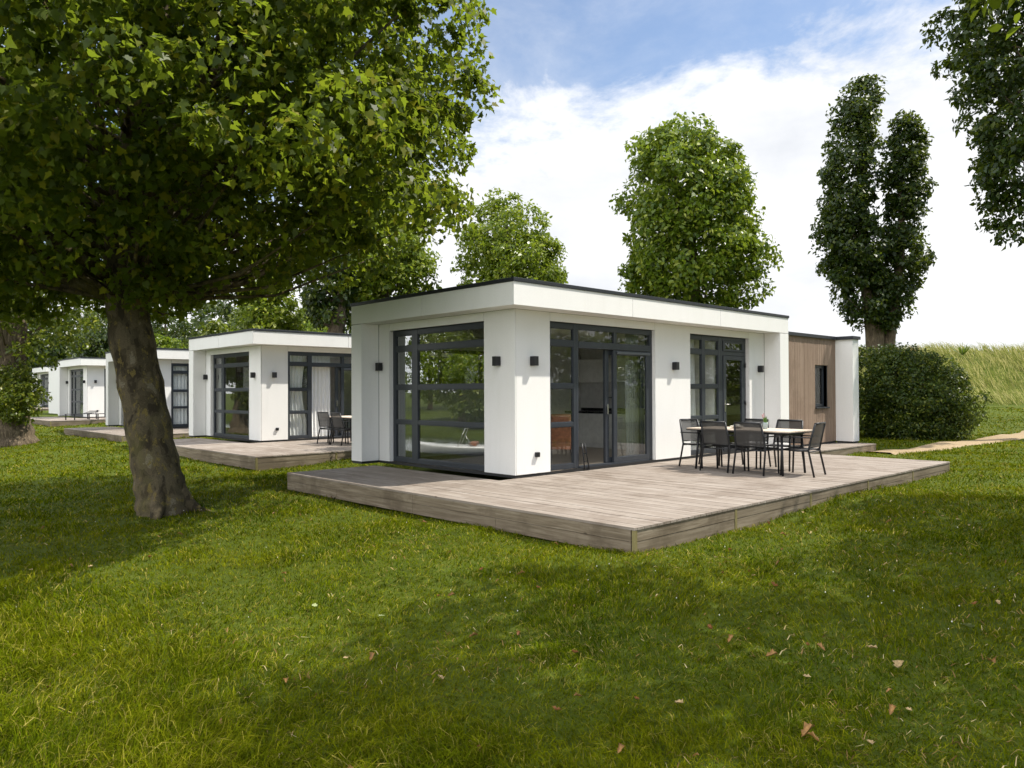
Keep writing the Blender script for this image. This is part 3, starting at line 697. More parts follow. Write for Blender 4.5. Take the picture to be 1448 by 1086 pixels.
for k, (x, y, z) in HP.items():
    c_ = copy_tree(H1); c_.location = (x, y, z); tag(c_, HL[k], 'bungalow')
    a, b, xd, yd, lb = DK[k]; dk = make_deck(a, b, xd, yd, lb, small=(k == 2))
    dk.location = (x+a, y+b, z)
    # dark room divider so that the far rooms do not glow
    grp = 'curtains in the windows of the second bungalow' if k == 2 else 'curtains in the windows of the farther bungalows'
    w_ = {2: 'second', 3: 'third', 4: 'fourth', 5: 'farthest'}[k]
    if k < 5:
        curtain('curtain', [(1.30, .64), (1.95, .64)], .08, 2.55, MAT['curtain'], f'white curtain in the narrow front window of the {w_} bungalow', 5, .03, .3 if k == 2 else 0, (x, y, z))
        curtain('curtain', [(2.06, .71), (2.78, .71)], .08, 2.55, MAT['curtain'], f'white curtain drawn to the left of the front door of the {w_} bungalow', 6, .03, 0, (x, y, z))
        curtain('curtain', [(.66, 3.35), (.66, 3.95)], .08, 2.55, MAT['curtain'], f'white curtain at the far edge of the side window of the {w_} bungalow', 5, .03, 0, (x, y, z))
        curtain('curtain', [(.66, 1.2), (.66, 1.75 if k == 2 else 2.6)], .08, 2.55, MAT['curtain'], f'white curtain at the near edge of the side window of the {w_} bungalow', 5, .03, 0, (x, y, z))
rw = MB(); rw.box(0, .3, 0, 2.2, .05, 2.75); rwo = rw.build('rear_annex', MAT['white']); rwo.location = (2.7, 40.4, .2); tag(rwo, 'narrow white wall slab just behind the far end of the fourth bungalow', 'wall')

g2 = 'black sling chairs by the second bungalow'
hx, hy, _ = HP[2]
place_chair(2.62, 9.98, -84, 'left one of the two black mesh chairs on the second terrace', g2)
place_chair(2.62, 9.28, -90, 'black mesh chair on the second terrace, nearest the edge of the nearest bungalow', g2)
t2 = empty('garden_table', (3.1, 9.55, 0), R_(0)); tag(t2, 'pale topped garden table behind the two chairs on the second terrace', 'table'); table_parts(t2)
def lounger(x, y, z, rz, label):
    r = empty('low_lounger', (x, y, z), rz); tag(r, label, 'lounger', 'low black loungers on the fourth terrace')
    m = MB()
    for k in range(8): m.box(-.28, .28, -.75+k*.14, -.75+k*.14+.10, .27, .29)
    m.build('seat_slats', MAT['black_metal'], r)
    m = MB()
    for k in range(4): yb = .38+k*.11; m.box(-.28, .28, yb, yb+.08, .29+k*.035, .31+k*.035)
    m.build('back_slats', MAT['black_metal'], r)
    for sx in (-1, 1):
        for sy in (-.68, .6): MB().box(sx*.27-.018, sx*.27+.018, sy-.02, sy+.02, 0, .268).build('leg', MAT['black_metal'], r)
lounger(2.1, 32.95, .125, R_(-60), 'low black slatted lounger on the fourth terrace, the left of the two')
lounger(3.0, 32.5, .125, R_(-60), 'low black slatted lounger on the fourth terrace, half hidden by the third bungalow')

# ------------------------------------------------------------------ trees
def interp(prof, z):
    P = np.array(prof); return np.interp(z, P[:, 0], P[:, 1], left=0, right=0), np.interp(z, P[:, 0], P[:, 2])
LEAF_PLANE = np.array([(0, 0), (.28, -.08), (.5, .10), (.40, .28), (.62, .52), (.34, .55), (.22, .72), (.0, 1.0), (-.22, .72), (-.34, .55), (-.62, .52), (-.40, .28), (-.5, .10), (-.28, -.08)]) * np.array([1, 1.0])
LEAF_OVAL = np.array([(0, 0), (.30, .3), (.28, .65), (0, 1.0), (-.28, .65), (-.30, .3)])
LEAF_DIA = np.array([(0, 0), (.33, .45), (0, 1.0), (-.33, .45)])
def leaves_at(C, out, size, shape, rng, upb=.35, droop=.3, fold=.2):
    """C (n,3) leaf bases, out (n,3) outward dirs"""
    n = len(C)
    nrm = out*.55 + rng.normal(0, .55, (n, 3)); nrm[:, 2] += upb; nrm /= np.linalg.norm(nrm, axis=1)[:, None]
    tip = out*.6 + rng.normal(0, .6, (n, 3)); tip[:, 2] -= droop
    tip -= nrm*(tip*nrm).sum(1)[:, None]; tip /= np.linalg.norm(tip, axis=1)[:, None]
    sd_ = np.cross(nrm, tip); sz = size*rng.uniform(.6, 1.25, n)
    k = len(shape); u_, v_ = shape[:, 0], shape[:, 1]; us = rng.uniform(.6, 1.12, n)[:, None, None]; sk = rng.normal(0, .12, n)[:, None, None]
    lift = fold*np.abs(u_)*1.6 - .34*v_**2
    P = C[:, None, :] + sz[:, None, None]*(sd_[:, None, :]*(u_[None, :, None]*us + sk*v_[None, :, None]) + tip[:, None, :]*v_[None, :, None] + nrm[:, None, :]*lift[None, :, None])
    return P.reshape(-1, 3), np.arange(n*k).reshape(n, k)
def crown_points(prof, nclump, rng, shell=.62, lump=.16, seed_a=0):
    P = np.array(prof); zs, rs = P[:, 0], P[:, 1]
    zg = np.linspace(zs[0], zs[-1], 200); rg, og = interp(prof, zg); wgt = np.maximum(rg, .02)**1.35; wgt /= wgt.sum()
    z = rng.choice(zg, nclump, p=wgt) + rng.normal(0, (zs[-1]-zs[0])/200, nclump)
    r, off = interp(prof, z); th = rng.uniform(0, 2*np.pi, nclump)
    f = np.where(rng.random(nclump) < .72, rng.uniform(shell, 1, nclump), rng.uniform(.15, shell, nclump)**.7)
    ls = lump*(np.sin(3*th + 1.3*z + seed_a) * .5 + .35*np.sin(5*th - 2.1*z + 2*seed_a) + .35*np.sin(2*th + 3.3*z))
    rr_ = r*f*(1+ls) - lump*.25*r*f
    lat = rr_*np.cos(th) + off; dep = rr_*np.sin(th)
    x = lat*RX + dep*FX; y = lat*RY + dep*FY
    ox = np.cos(th)*RX + np.sin(th)*FX; oy = np.cos(th)*RY + np.sin(th)*FY
    zc = (zs[0]+zs[-1])/2; oz = (z-zc)/max(zs[-1]-zc, .1)*.8
    o_ = np.stack([ox, oy, oz], 1); o_ /= np.linalg.norm(o_, axis=1)[:, None]
    return np.stack([x, y, z], 1), o_
def lobes(C, out, per, spread, rng):
    n = len(C); lr = spread*rng.uniform(.42, 1.6, n); D = rng.normal(0, 1, (n*per, 3)); On = np.repeat(out, per, 0); D += On*.7; D[:, 2] += .25
    D /= np.linalg.norm(D, axis=1)[:, None]; rad = np.repeat(lr, per)*rng.uniform(.35, 1.02, n*per)**.6
    o_ = D*.8 + On*.35; o_ /= np.linalg.norm(o_, axis=1)[:, None]
    return np.repeat(C, per, 0) + D*rad[:, None]*np.array([1, 1, .72]), o_
def make_tree(name, loc, prof, label, cat='tree', mat='leaf_lime', bark='bark', nclump=420, per=26, size=.16, spread=.22, shape=LEAF_OVAL, tr=.22, trunk=None, limbs=7, shell=.62, lump=.16, seed=1, group=None, upb=.35, droop=.3, blob=1., stemtop=None):
    rng = np.random.default_rng(seed); root = empty(name, (loc[0], loc[1], G(*loc[:2]) if len(loc) < 3 else loc[2])); tag(root, label, cat, group)
    prof = [(a_, max(b_-.65*spread, .05), c_) for a_, b_, c_ in prof]
    C, out = crown_points(prof, nclump, rng, shell, lump, seed)
    Cn, On = lobes(C, out, per, spread, rng)
    V_, I_ = leaves_at(Cn, On, size, shape, rng, upb, droop)
    np_mesh('crown', V_, len(shape), I_, MAT[mat], root)
    # trunk and limbs
    zb, zt = prof[0][0], prof[-1][0]
    m = MB()
    if trunk is None:
        trunk = [((0, 0, -.3), tr*1.5), ((0, 0, .3), tr*1.1), ((0, 0, zb), tr), ((prof[len(prof)//2][2]*RX, prof[len(prof)//2][2]*RY, (zb+zt)/2), tr*.6), ((prof[-2][2]*RX, prof[-2][2]*RY, zb+(zt-zb)*.85), tr*.15)]
    if trunk:
        tp_ = [Vector(p) for p, r in trunk]; tr__ = [r for p, r in trunk]
        dense = []; dr_ = []
        for i in range(len(tp_)-1):
            for k in range(5):
                f_ = k/5; dense.append(tp_[i].lerp(tp_[i+1], f_)); dr_.append((tr__[i]*(1-f_)+tr__[i+1]*f_)*(1+.05*math.sin(i*3+k*2.1)))
        dense.append(tp_[-1]); dr_.append(tr__[-1]); m.tube(dense, dr_, 12)
    m.build('trunk', MAT[bark], root)
    m = MB(); order = rng.choice(nclump, min(limbs*5, nclump), replace=False)
    for q, i in enumerate(order[:limbs*5]):
        e = Vector(C[i])*.88; big = q < limbs
        if e.z < zb + .18*(zt-zb) and math.hypot(e.x, e.y) > 2.2: continue
        if trunk:
            zt_ = max(zb*1.02, min(e.z-.6*math.hypot(e.x, e.y), zt*.85)); s0 = None
            for j in range(len(dense)-1):
                if dense[j].z <= zt_ <= dense[j+1].z: s0 = dense[j].lerp(dense[j+1], .5); rs_ = dr_[j]
            if s0 is None: continue
        else: s0 = Vector((0, 0, .1)); rs_ = tr
        mid = s0.lerp(e, .5) + Vector((0, 0, -.08*(e-s0).length)); r0 = min(rs_*.5, .11 if big else .045)
        m.tube([s0, s0.lerp(mid, .5)+Vector((rng.normal(0, .04), rng.normal(0, .04), 0)), mid, e], [r0, r0*.8, r0*.55, r0*.15], 6)
    m.build('branches', MAT[bark], root)
    return root

# the near plane tree, leaning trunk
plane_prof = [(3.2, 1.5, -1.7), (3.5, 2.4, -1.3), (3.8, 3.3, -.9), (4.15, 4.2, -.6), (4.7, 5.2, -.15), (5.37, 5.4, -.2), (6.25, 5.5, -.2), (7.13, 5.45, -.15), (8.02, 5.3, -.1), (8.9, 4.8, .05), (9.78, 3.76, .4), (10.55, 1.8, .5)]
def lat(o_, z, d_=0): return (o_*RX + d_*FX, o_*RY + d_*FY, z)
PT = make_tree('plane_tree', (-3.86, 3.91), plane_prof, 'big plane tree with leaning mottled trunk and broad crown, nearest to the camera at left', 'tree', 'leaf_plane', 'bark_plane',
    nclump=1400, per=98, size=.103, spread=.46, shape=LEAF_PLANE, limbs=34, shell=.6, lump=.10, seed=11, upb=.45, droop=.45,
    trunk=[(lat(.04, -.35), .46), (lat(.02, 0.0), .40), (lat(-.03, .35), .37), (lat(-.14, .9), .335), (lat(-.30, 1.8), .325), (lat(-.50, 2.8), .315), (lat(-.60, 3.8), .30), (lat(-.52, 5.2), .26), (lat(-.2, 7), .19), (lat(.1, 9), .09)])
# root flare on the right of the trunk
mroot = MB()
for an, ln in ((-.15, .98), (1.3, .6), (3.9, .58)):
    dx, dy = math.cos(an)*RX - math.sin(an)*FX, math.cos(an)*RY - math.sin(an)*FY
    mroot.tube([(dx*.18, dy*.18, .55), (dx*.36, dy*.36, .16), (dx*.55, dy*.55, .0), (dx*ln, dy*ln, -.10)], [.09, .11, .08, .02], 10)
mroot.build('root_flare', MAT['bark_plane'], PT)

TP = dict(
 lime=[(3.6, .8, .1), (4.3, 1.5, .2), (4.78, 2.2, .1), (5.16, 2.5, -.1), (6.05, 2.62, -.15), (7.33, 2.6, -.19), (8.35, 2.55, -.22), (9.37, 2.35, -.38), (10.13, 2.0, -.41), (10.6, 1.6, -.75), (11.0, .95, -.96), (11.2, .5, -1.02)],
 b=[(3.6, 1.6, 0), (5.39, 2.5, .06), (6.3, 2.6, .06), (6.9, 2.34, -.08), (8.11, 2.04, -.32), (9.02, 1.59, -.32), (9.4, 1.2, -.32), (9.85, .5, -.35)],
 c=[(3.2, 1.0, 0), (4.42, 1.61, 0), (5.3, 1.9, -.07), (5.88, 2.2, -.04), (7.05, 2.31, -.18), (7.93, 1.76, -.15), (8.8, .7, -.07)],
 d=[(4.0, .5, -.14), (4.6, .9, -.14), (5.07, 1.1, -.21), (5.89, 1.3, -.14), (6.71, 1.1, -.14), (7.5, .5, -.14)],
 e=[(2.4, .9, .2), (3.56, 1.3, .15), (4.15, 1.42, .1), (5.03, 1.39, .07), (5.9, 1.02, 0), (6.5, .4, -.04)],
 gL=[(4.3, .6, -.2), (4.7, 1.0, -.3), (5.5, 1.3, -.4), (6.97, 1.5, -.9), (8.43, 1.3, -1.1), (10.19, 1.2, -1.12), (11.94, 1.05, -.95), (13.41, .85, -.5), (14.7, .25, -.09)],
 gR=[(4.0, .5, .4), (4.8, .85, .5), (5.5, 1.0, .66), (6.67, 1.27, 1.13), (7.54, 1.0, 1.2), (8.4, .6, 1.25), (9.01, .8, 1.3), (10.47, .95, 1.4), (11.93, .85, 1.35), (13.0, .25, 1.4)],
 h=[(6.2, .3, -1.64), (6.88, 1.0, -1.53), (7.79, 1.5, -1.38), (8.92, 1.98, -1.08), (10.05, 2.38, -.79), (11.41, 2.72, -.68), (12.77, 3.0, -.74), (14.13, 3.31, -.82), (15.94, 3.06, -.79), (17.75, 1.2, -.68)])
make_tree('lime_tree', (15.46, 6.65), TP['lime'], 'tall rounded green tree rising behind the roof of the nearest bungalow', 'tree', 'leaf_lime', nclump=360, per=112, size=.18, spread=.55, tr=.33, seed=21, lump=.14, shell=.7)
make_tree('lime_tree', (14.18, 14.77), TP['b'], 'conical light green tree just right of the plane crown, behind the nearest roof', 'tree', 'leaf_bright', nclump=290, per=100, size=.17, spread=.52, tr=.28, seed=22, lump=.14, shell=.68)
make_tree('lime_tree', (9.6, 17.74), TP['c'], 'rounded green tree half hidden by the plane crown, left above the nearest roof', 'tree', 'leaf_bright', nclump=290, per=100, size=.17, spread=.52, tr=.28, seed=23, lump=.14, shell=.68)
make_tree('pollard_tree', (6.98, 17.48), TP['d'], 'dark tree with thick forked trunk behind the second bungalow', 'tree', 'leaf_dark', nclump=110, per=46, size=.18, spread=.36, seed=24,
    trunk=[(lat(-.1, -.2), .34), (lat(-.05, 2.0), .32), (lat(.1, 3.6), .36), (lat(.25, 4.5), .30), (lat(.3, 5.6), .12)])
make_tree('lime_tree', (6.1, 21.07), TP['e'], 'bright green bushy tree above the roof of the second bungalow', 'tree', 'leaf_bright', nclump=230, per=54, size=.16, spread=.38, tr=.2, seed=25)
tw = make_tree('twin_stemmed_tree', (24.25, 3.76), TP['gL'], 'tall dark tree splitting into two upright spires behind the hedge', 'tree', 'leaf_dark', nclump=400, per=58, size=.17, spread=.38, seed=26, lump=.3,
    trunk=[(lat(.1, -.2), .42), (lat(.1, 2.2), .36), (lat(-.15, 4.4), .26), (lat(-.5, 7), .17), (lat(-.4, 12), .05)])
rngg = np.random.default_rng(27); C, out = crown_points([(a_, max(b_-.22, .05), c_) for a_, b_, c_ in TP['gR']], 270, rngg, .6, .22, 3)
Cn, On = lobes(C, out, 58, .36, rngg); V_, I_ = leaves_at(Cn, On, .17, LEAF_OVAL, rngg); np_mesh('crown', V_, 6, I_, MAT['leaf_dark'], tw)
m = MB(); m.tube([lat(.15, .5), lat(.5, 2.8), lat(.75, 4.6), lat(1.1, 7), lat(1.15, 8.7), lat(1.1, 11)], [.28, .25, .2, .17, .13, .05], 12); m.tube([lat(.0, 1.0), lat(.15, 3.0), lat(.2, 5.0), lat(-.1, 6.5)], [.3, .24, .18, .08], 12); m.build('second_trunk', MAT['bark'], tw)
make_tree('ash_tree', (21.55, -3.28), TP['h'], 'large dark tree cut off by the right edge of the picture, high above the path', 'tree', 'leaf_dark', nclump=620, per=60, size=.20, spread=.42, shape=LEAF_DIA, seed=28, droop=.6,
    trunk=[(lat(.3, -.2), .45), (lat(.1, 3), .36), (lat(-.5, 6.3), .30), (lat(-1.1, 8.5), .25), (lat(-.9, 12), .18), (lat(-.7, 16), .06)])
# hedge and rounded evergreen at the corner
hedge_prof = [(0, 1.1, 0), (.4, 1.25, 0), (1.5, 1.3, 0), (2.7, 1.28, 0), (3.0, 1.0, 0)]
make_tree('clipped_hedge', (19.5, 2.9), [(0, 1.9, 0), (.4, 2.0, 0), (1.6, 2.05, 0), (2.7, 2.0, 0), (2.98, 1.6, 0)], 'dense hedge touching the white end wall of the nearest bungalow', 'hedge', 'leaf_hedge', nclump=620, per=46, size=.10, spread=.26, shape=LEAF_OVAL, tr=.08, trunk=[((0, 0, -.2), .12), ((0, 0, 2.4), .04)], limbs=6, shell=.8, lump=.05, seed=31)
make_tree('evergreen_bush', (19.2, .33), [(-.05, 1.35, -.12), (.17, 1.55, -.12), (.69, 1.75, -.1), (1.39, 1.8, -.15), (2.1, 1.55, -.35), (2.6, 1.1, -.55), (2.95, .45, -.7)], 'wide rounded dark evergreen bush beside the sandy path', 'bush', 'leaf_hedge', nclump=820, per=54, size=.09, spread=.30, shape=LEAF_OVAL, trunk=[((0, 0, -.2), .1), ((0, 0, 2.2), .04)], limbs=10, shell=.7, lump=.3, seed=32)

for i, (x, y, lb) in enumerate(((3.0, 7.2, 'round bush behind the nearest bungalow, glimpsed through its rear window, left of two others'), (5.2, 7.0, 'middle one of three bushes behind the nearest bungalow'), (7.3, 7.2, 'right one of three bushes behind the nearest bungalow'))):
    make_tree('garden_bush', (x, y), [(0, .9, 0), (.5, 1.15, 0), (1.5, 1.2, 0), (2.3, .95, 0), (2.8, .3, 0)], lb, 'bush', 'leaf_bright', nclump=130, per=40, size=.12, spread=.3, trunk=[((0, 0, -.2), .07), ((0, 0, 2), .03)], limbs=3, seed=60+i)
# ivy clad old trunk at the left edge
zt0 = G(-2.57, 22.42)
iv = make_tree('ivy_clad_tree', (-2.7, 22.42), [(2.3, .8, .4), (2.9, 1.4, .5), (3.4, 1.9, .5), (4.2, 2.3, .5), (5.5, 3.0, .3), (7, 3.4, 0), (9, 3.2, 0), (10.5, 1.5, 0)], 'thick old ivy-clad tree at the left edge, with a leafy bunch sprouting from its trunk', 'tree', 'leaf_ivy', 'bark',
    nclump=420, per=44, size=.16, spread=.42, seed=41, lump=.12, trunk=[(lat(.05, -.35), 1.0), (lat(.0, .15), .8), (lat(-.05, .8), .66), (lat(-.1, 2), .55), (lat(0, 3.4), .5), (lat(.1, 5.5), .45), (lat(0, 9), .1)])
rngg = np.random.default_rng(42); C, out = crown_points([(.8, .25, 0), (1.1, .55, .1), (1.6, .75, .1), (2.1, .7, 0), (2.7, .4, -.05)], 150, rngg, .5, .15, 3)
C += np.array(lat(.55, 0, -.55)); Cn, On = lobes(C, out, 40, .2, rngg); V_, I_ = leaves_at(Cn, On, .10, LEAF_OVAL, rngg); np_mesh('trunk_sprout', V_, 6, I_, MAT['leaf_ivy'], iv)

# trees behind the row of bungalows, each its own
BG = [(4.5, 68, 8.5, 2.6, 'leaf_dark', 'dark green tree behind the farthest bungalow, beside the ivy-clad trunk'), (6.2, 46.0, 6.2, 2.4, 'leaf_dark', 'dark spreading tree above the fourth bungalow roof'), (8.4, 41.5, 5.2, 2.2, 'leaf_lime', 'mid green feathery tree just left of the leaning trunk'),
      (9.6, 35.0, 5.6, 2.1, 'leaf_ivy', 'yellowish green tree right of the leaning trunk, above the third bungalow'), (12.5, 38.6, 6.4, 2.6, 'leaf_dark', 'dark green tree between the third and the second bungalow roofs'), (9.7, 28.5, 5.0, 1.5, 'leaf_lime', 'small rounded green tree above the left end of the second bungalow roof'),
      (16.5, 36.3, 7.2, 2.8, 'leaf_lime', 'mid green tree far behind the dark forked tree'), (12.5, 70, 9.5, 3.4, 'leaf_dark', 'tall dark tree far off beyond the farthest bungalow'), (12.4, 52, 8.5, 3.4, 'leaf_dark', 'broad dark tree far behind the leaning trunk'), (20.5, 43, 8.0, 3.0, 'leaf_dark', 'dark far tree behind the second bungalow roof')]
for i, (x, y, h, r, mt, lb) in enumerate(BG):
    pr_ = [(.8, r*.6, 0), (h*.3, r, 0), (h*.55, r*.95, 0), (h*.8, r*.65, .1), (h*.93, r*.35, .1), (h, .15, .1)]
    make_tree('broadleaf_tree', (x, y), pr_, lb, 'tree', mt, nclump=230, per=52, size=.22, spread=.6, tr=.22, seed=50+i, lump=.2, limbs=4, group='trees behind the row of bungalows')
# far wood closing the view at left
rngg = np.random.default_rng(77); N = 2300
s_ = rngg.uniform(0, 1, N); x = -14 + 60*s_ + rngg.normal(0, 2.5, N); y = 78 - 22*s_ + rngg.normal(0, 2.5, N); topz = 7.5 + 1.5*np.sin(s_*23) + 1.2*np.sin(s_*51+2); z = rngg.uniform(0, 1, N)**.7*topz
C = np.stack([x, y, z], 1); o_ = np.tile(np.array([[-.3, -.9, .3]]), (N, 1)); Cn, On = lobes(C, o_, 30, 1.1, rngg); V_, I_ = leaves_at(Cn, On, .5, LEAF_DIA, rngg)
tag(np_mesh('far_wood', V_, 4, I_, MAT['leaf_dark']), 'dark far-off wood closing the view behind the bungalows', 'wood', kind='stuff')

# ------------------------------------------------------------------ beside and behind the viewer (they cast the shade and stand in the reflections)
OFF = [(4.3, -9.9, 10, 2.5, 'plane tree on the lawn right of the viewer, casting the shade at lower right'), (-.1, -8.3, 10, 2.9, 'plane tree on the lawn behind the viewer, casting the shade across the foreground'),
       (7.4, -8.9, 10, 2.4, 'plane tree right of the viewer, shading the right edge of the lawn'),
       (14, -15, 11, 3.4, 'plane tree reflected in the upper panes of the sliding door'), (24, -13, 12, 3.4, 'plane tree reflected beside the garden door')]
for i, (x, y, h, r, lb) in enumerate(OFF):
    zb = h*(.52 if i < 3 else .12); pr_ = [(zb, r*.6, 0), (zb+.9, r*.98, 0), (h*.72, r, 0), (h*.88, r*.8, 0), (h, r*.2, 0)]
    make_tree('plane_tree', (x, y), pr_, lb, 'tree', 'leaf_plane', 'bark_plane', nclump=150, per=56, size=.17, spread=.6, shape=LEAF_OVAL, tr=.22, seed=80+i, lump=.15)
RB = [(-9.4, 30, 9, 2.6, 3.2), (-8.9, 41, 9, 2.6, 3.4), (-23, 27, 9, 3.6, .6), (-27, 35, 10, 4.0, 1.6), (-33, 36, 11, 5, 1.2), (-23, 18, 9, 3.8, 1.6), (-37, 52, 12, 5.5, 1)]
for i, (x, y, h, r, zb) in enumerate(RB):
    pr_ = [(zb, r*.5, 0), (zb+1, r*.95, 0), (h*.6, r, 0), (h*.85, r*.7, 0), (h, r*.15, 0)]
    make_tree('waterside_tree', (x, y), pr_, ['broad tree on the near bank left of the viewer, reflected in the corner window', 'second broad tree farther along the near bank', 'willow on the far bank of the canal', 'round tree on the far bank behind the motorboat', 'tall tree on the far bank past the motorboat', 'low tree on the far bank opposite the viewer', 'farthest tall tree on the far bank'][i], 'tree', 'leaf_bright', nclump=190, per=44, size=.28, spread=.75, tr=.25, seed=90+i)
bt = empty('motorboat', (-11.2, 16.7, -1.30), R_(48)); tag(bt, 'white motorboat moored on the canal, reflected in the corner window', 'motorboat'); bt.scale = (.6, .6, .6)
P = []
for i in range(13):
    f_ = i/12; xx = -2.6+5.4*f_; wd = .95*(1-max(0, (f_-.45)/.55)**2.2); sh = .62+.28*f_**2; ke = -.18+.5*max(0, f_-.75)**1.2
    P.append([(xx, 0, ke), (xx, wd*.75, .05+ke*.3), (xx, wd, sh-.12), (xx, wd+.02, sh), (xx, wd*.82, sh+.04), (xx, 0, sh+.12), (xx, -wd*.82, sh+.04), (xx, -wd-.02, sh), (xx, -wd, sh-.12), (xx, -wd*.75, .05+ke*.3), (xx, 0, ke)])
MAT['gel'] = simple('white_gelcoat', (.78, .77, .74), .25); MAT['navy'] = simple('dark_boot_stripe', (.02, .025, .04), .3)
m = MB(); m.grid(P); m.build('hull', MAT['gel'], bt)
m = MB(); m.box(-2.62, 1.6, -.985, .985, .06, .14); m.build('boot_stripe', MAT['navy'], bt)
m = MB(); m.prism([(.1, .80), (1.1, .86), (.75, 1.12), (.0, 1.28)], 1, -.6, .6); m.build('windshield', MAT['glass'], bt)
m = MB(); m.tube([(-.6, -.85, .7), (-1.1, -.85, 1.9), (-1.1, .85, 1.9), (-.6, .85, .7)], .03); m.tube([(-1.6, -.85, .7), (-1.1, -.85, 1.5)], .03); m.build('arch', MAT['steel'], bt)
m = MB(); m.box(-2.9, -2.62, -.2, .2, .1, .95); m.build('outboard_motor', MAT['navy'], bt, .05)
m = MB(); m.box(-1.9, -1.4, -.7, .7, .7, .95); m.build('seat', MAT['leather'], bt, .04)

rngg = np.random.default_rng(78); N = 700; s_ = rngg.uniform(0, 1, N)
x = 12 + 60*s_ + rngg.normal(0, 2, N); y = -62 + 34*s_ + rngg.normal(0, 2, N); z = rngg.uniform(0, 1, N)**.8*(8 + 2*np.sin(s_*27) + 1.5*np.sin(s_*61))
Cn, On = lobes(np.stack([x, y, z], 1), np.tile(np.array([[-.3, .9, .3]]), (N, 1)), 30, 1.4, rngg); V_, I_ = leaves_at(Cn, On, .6, LEAF_DIA, rngg)
tag(np_mesh('tree_belt', V_, 4, I_, MAT['leaf_lime']), 'belt of trees far off behind the viewer, mirrored in the sliding door', 'wood', kind='stuff')

# ------------------------------------------------------------------ grass
def excluded(x, y):
    e = np.zeros(len(x), bool)
    e |= (x > -1.73) & (x < 8.29) & (y > -3.57) & (y < .6)
    e |= (x > -1.73) & (x < 0.5) & (y > 0) & (y < 3.90)
    e |= (x > 0) & (x < 12.5) & (y > -.02) & (y < 4.7)
    e |= (x > 8.2) & (x < 12.48) & (y > -.63) & (y < .3)
    for k, (hx_, hy_, hz_) in HP.items():
        a, b, xd, yd, _l = DK[k]
        e |= (x > hx_+a+.02) & (x < hx_+xd) & (y > hy_+b+.02) & (y < hy_+.5)
        e |= (x > hx_+a+.02) & (x < hx_+.5) & (y > hy_) & (y < hy_+yd)
        e |= (x > hx_) & (x < hx_+12.5) & (y > hy_) & (y < hy_+4.7)
    pc = np.interp(x, [p[0] for p in pts], [p[1] for p in pts]); pw = np.interp(x, [p[0] for p in pts], [p[2] for p in pts])
    e |= (x > 11.6) & (np.abs(y-pc) < pw*(.93 + .1*np.sin(x*5)))
    e |= (x+3.86)**2 + (y-3.91)**2 < .40**2
    return e
def vnoise(x, y, s, seed=0):
    def h(i, j): v = np.sin(i*127.1 + j*311.7 + seed*17.3)*43758.5453; return v-np.floor(v)
    X, Y = x*s, y*s; i, j = np.floor(X), np.floor(Y); fx, fy = X-i, Y-j; fx = fx*fx*(3-2*fx); fy = fy*fy*(3-2*fy)
    return (h(i, j)*(1-fx)+h(i+1, j)*fx)*(1-fy) + (h(i, j+1)*(1-fx)+h(i+1, j+1)*fx)*fy
def blades(name, x, y, hgt, wid, bend, lean, mat, rng, label, cat='grass', zoff=-.012):
    n = len(x); z = ground(x, y)+zoff; a = rng.uniform(0, 2*np.pi, n)
    la = lean if lean is not None else rng.uniform(0, 2*np.pi, n)
    sd_ = np.stack([np.cos(a), np.sin(a), np.zeros(n)], 1)*wid[:, None]*.5
    ld = np.stack([np.cos(la), np.sin(la), np.zeros(n)], 1)
    b0 = np.stack([x, y, z], 1); up = np.array([0, 0, 1.])
    m1 = b0 + up*(hgt*.55)[:, None] + ld*(hgt*bend*.35)[:, None]
    tp = b0 + up*(hgt*(1-.35*bend))[:, None] + ld*(hgt*bend)[:, None]
    V_ = np.stack([b0-sd_, b0+sd_, m1+sd_*.8, m1-sd_*.8, tp], 1).reshape(-1, 3)
    k = np.arange(n)*5
    me = bpy.data.meshes.new(name); me.vertices.add(len(V_)); me.vertices.foreach_set('co', V_.astype(np.float32).ravel())
    q = np.stack([k, k+1, k+2, k+3, k+3, k+2, k+4], 1).astype(np.int32).ravel()
    me.loops.add(len(q)); me.loops.foreach_set('vertex_index', q); me.polygons.add(2*n)
    ls = np.stack([np.arange(n)*7, np.arange(n)*7+4], 1).astype(np.int32).ravel(); me.polygons.foreach_set('loop_start', ls)
    me.update(calc_edges=True); return tag(link(name, me, MAT[mat]), label, cat, kind='stuff')
rng = np.random.default_rng(5)
N = 560000; d0, dm = 2.6, 46
d = d0*(dm/d0)**(rng.random(N)**.92); th = rng.uniform(R_(-57), R_(43), N)
x = CAM.x + d*np.cos(YAW+th); y = CAM.y + d*np.sin(YAW+th); ok = ~excluded(x, y); x, y, d = x[ok], y[ok], d[ok]; n = len(x)
tall = sstep(-x, 4.9, 6.6)*sstep(-y, -3, .5)*.9
tuft = np.clip(vnoise(x, y, 1.7, 1)-.45, 0, 1)*1.6 + np.clip(vnoise(x, y, 4.5, 4)-.5, 0, 1)
hg = (.018 + .028*rng.random(n) + .034*tuft)*(1+2.2*tall*rng.random(n)) * (1+.15*rng.random(n))
wd = .0042*np.maximum(1, d/4.6)**.9*(1+.5*rng.random(n)); hg = hg*np.minimum(1.0 + (d/30), 1.5)
flat_ = rng.random(n) < .16*(.4+vnoise(x, y, 1.1, 12)*1.4); hg = np.where(flat_, hg*1.1+.015, hg)
swirl = vnoise(x, y, .8, 9)*6.28*1.5 + rng.normal(0, 1.5, n)
bend_ = np.where(flat_, rng.uniform(1.6, 2.4, n), rng.uniform(.15, 1.25, n))
blades('grass', x, y, hg, wd, bend_, swirl, 'blade', rng, 'green lawn grass with taller tufts at lower left')
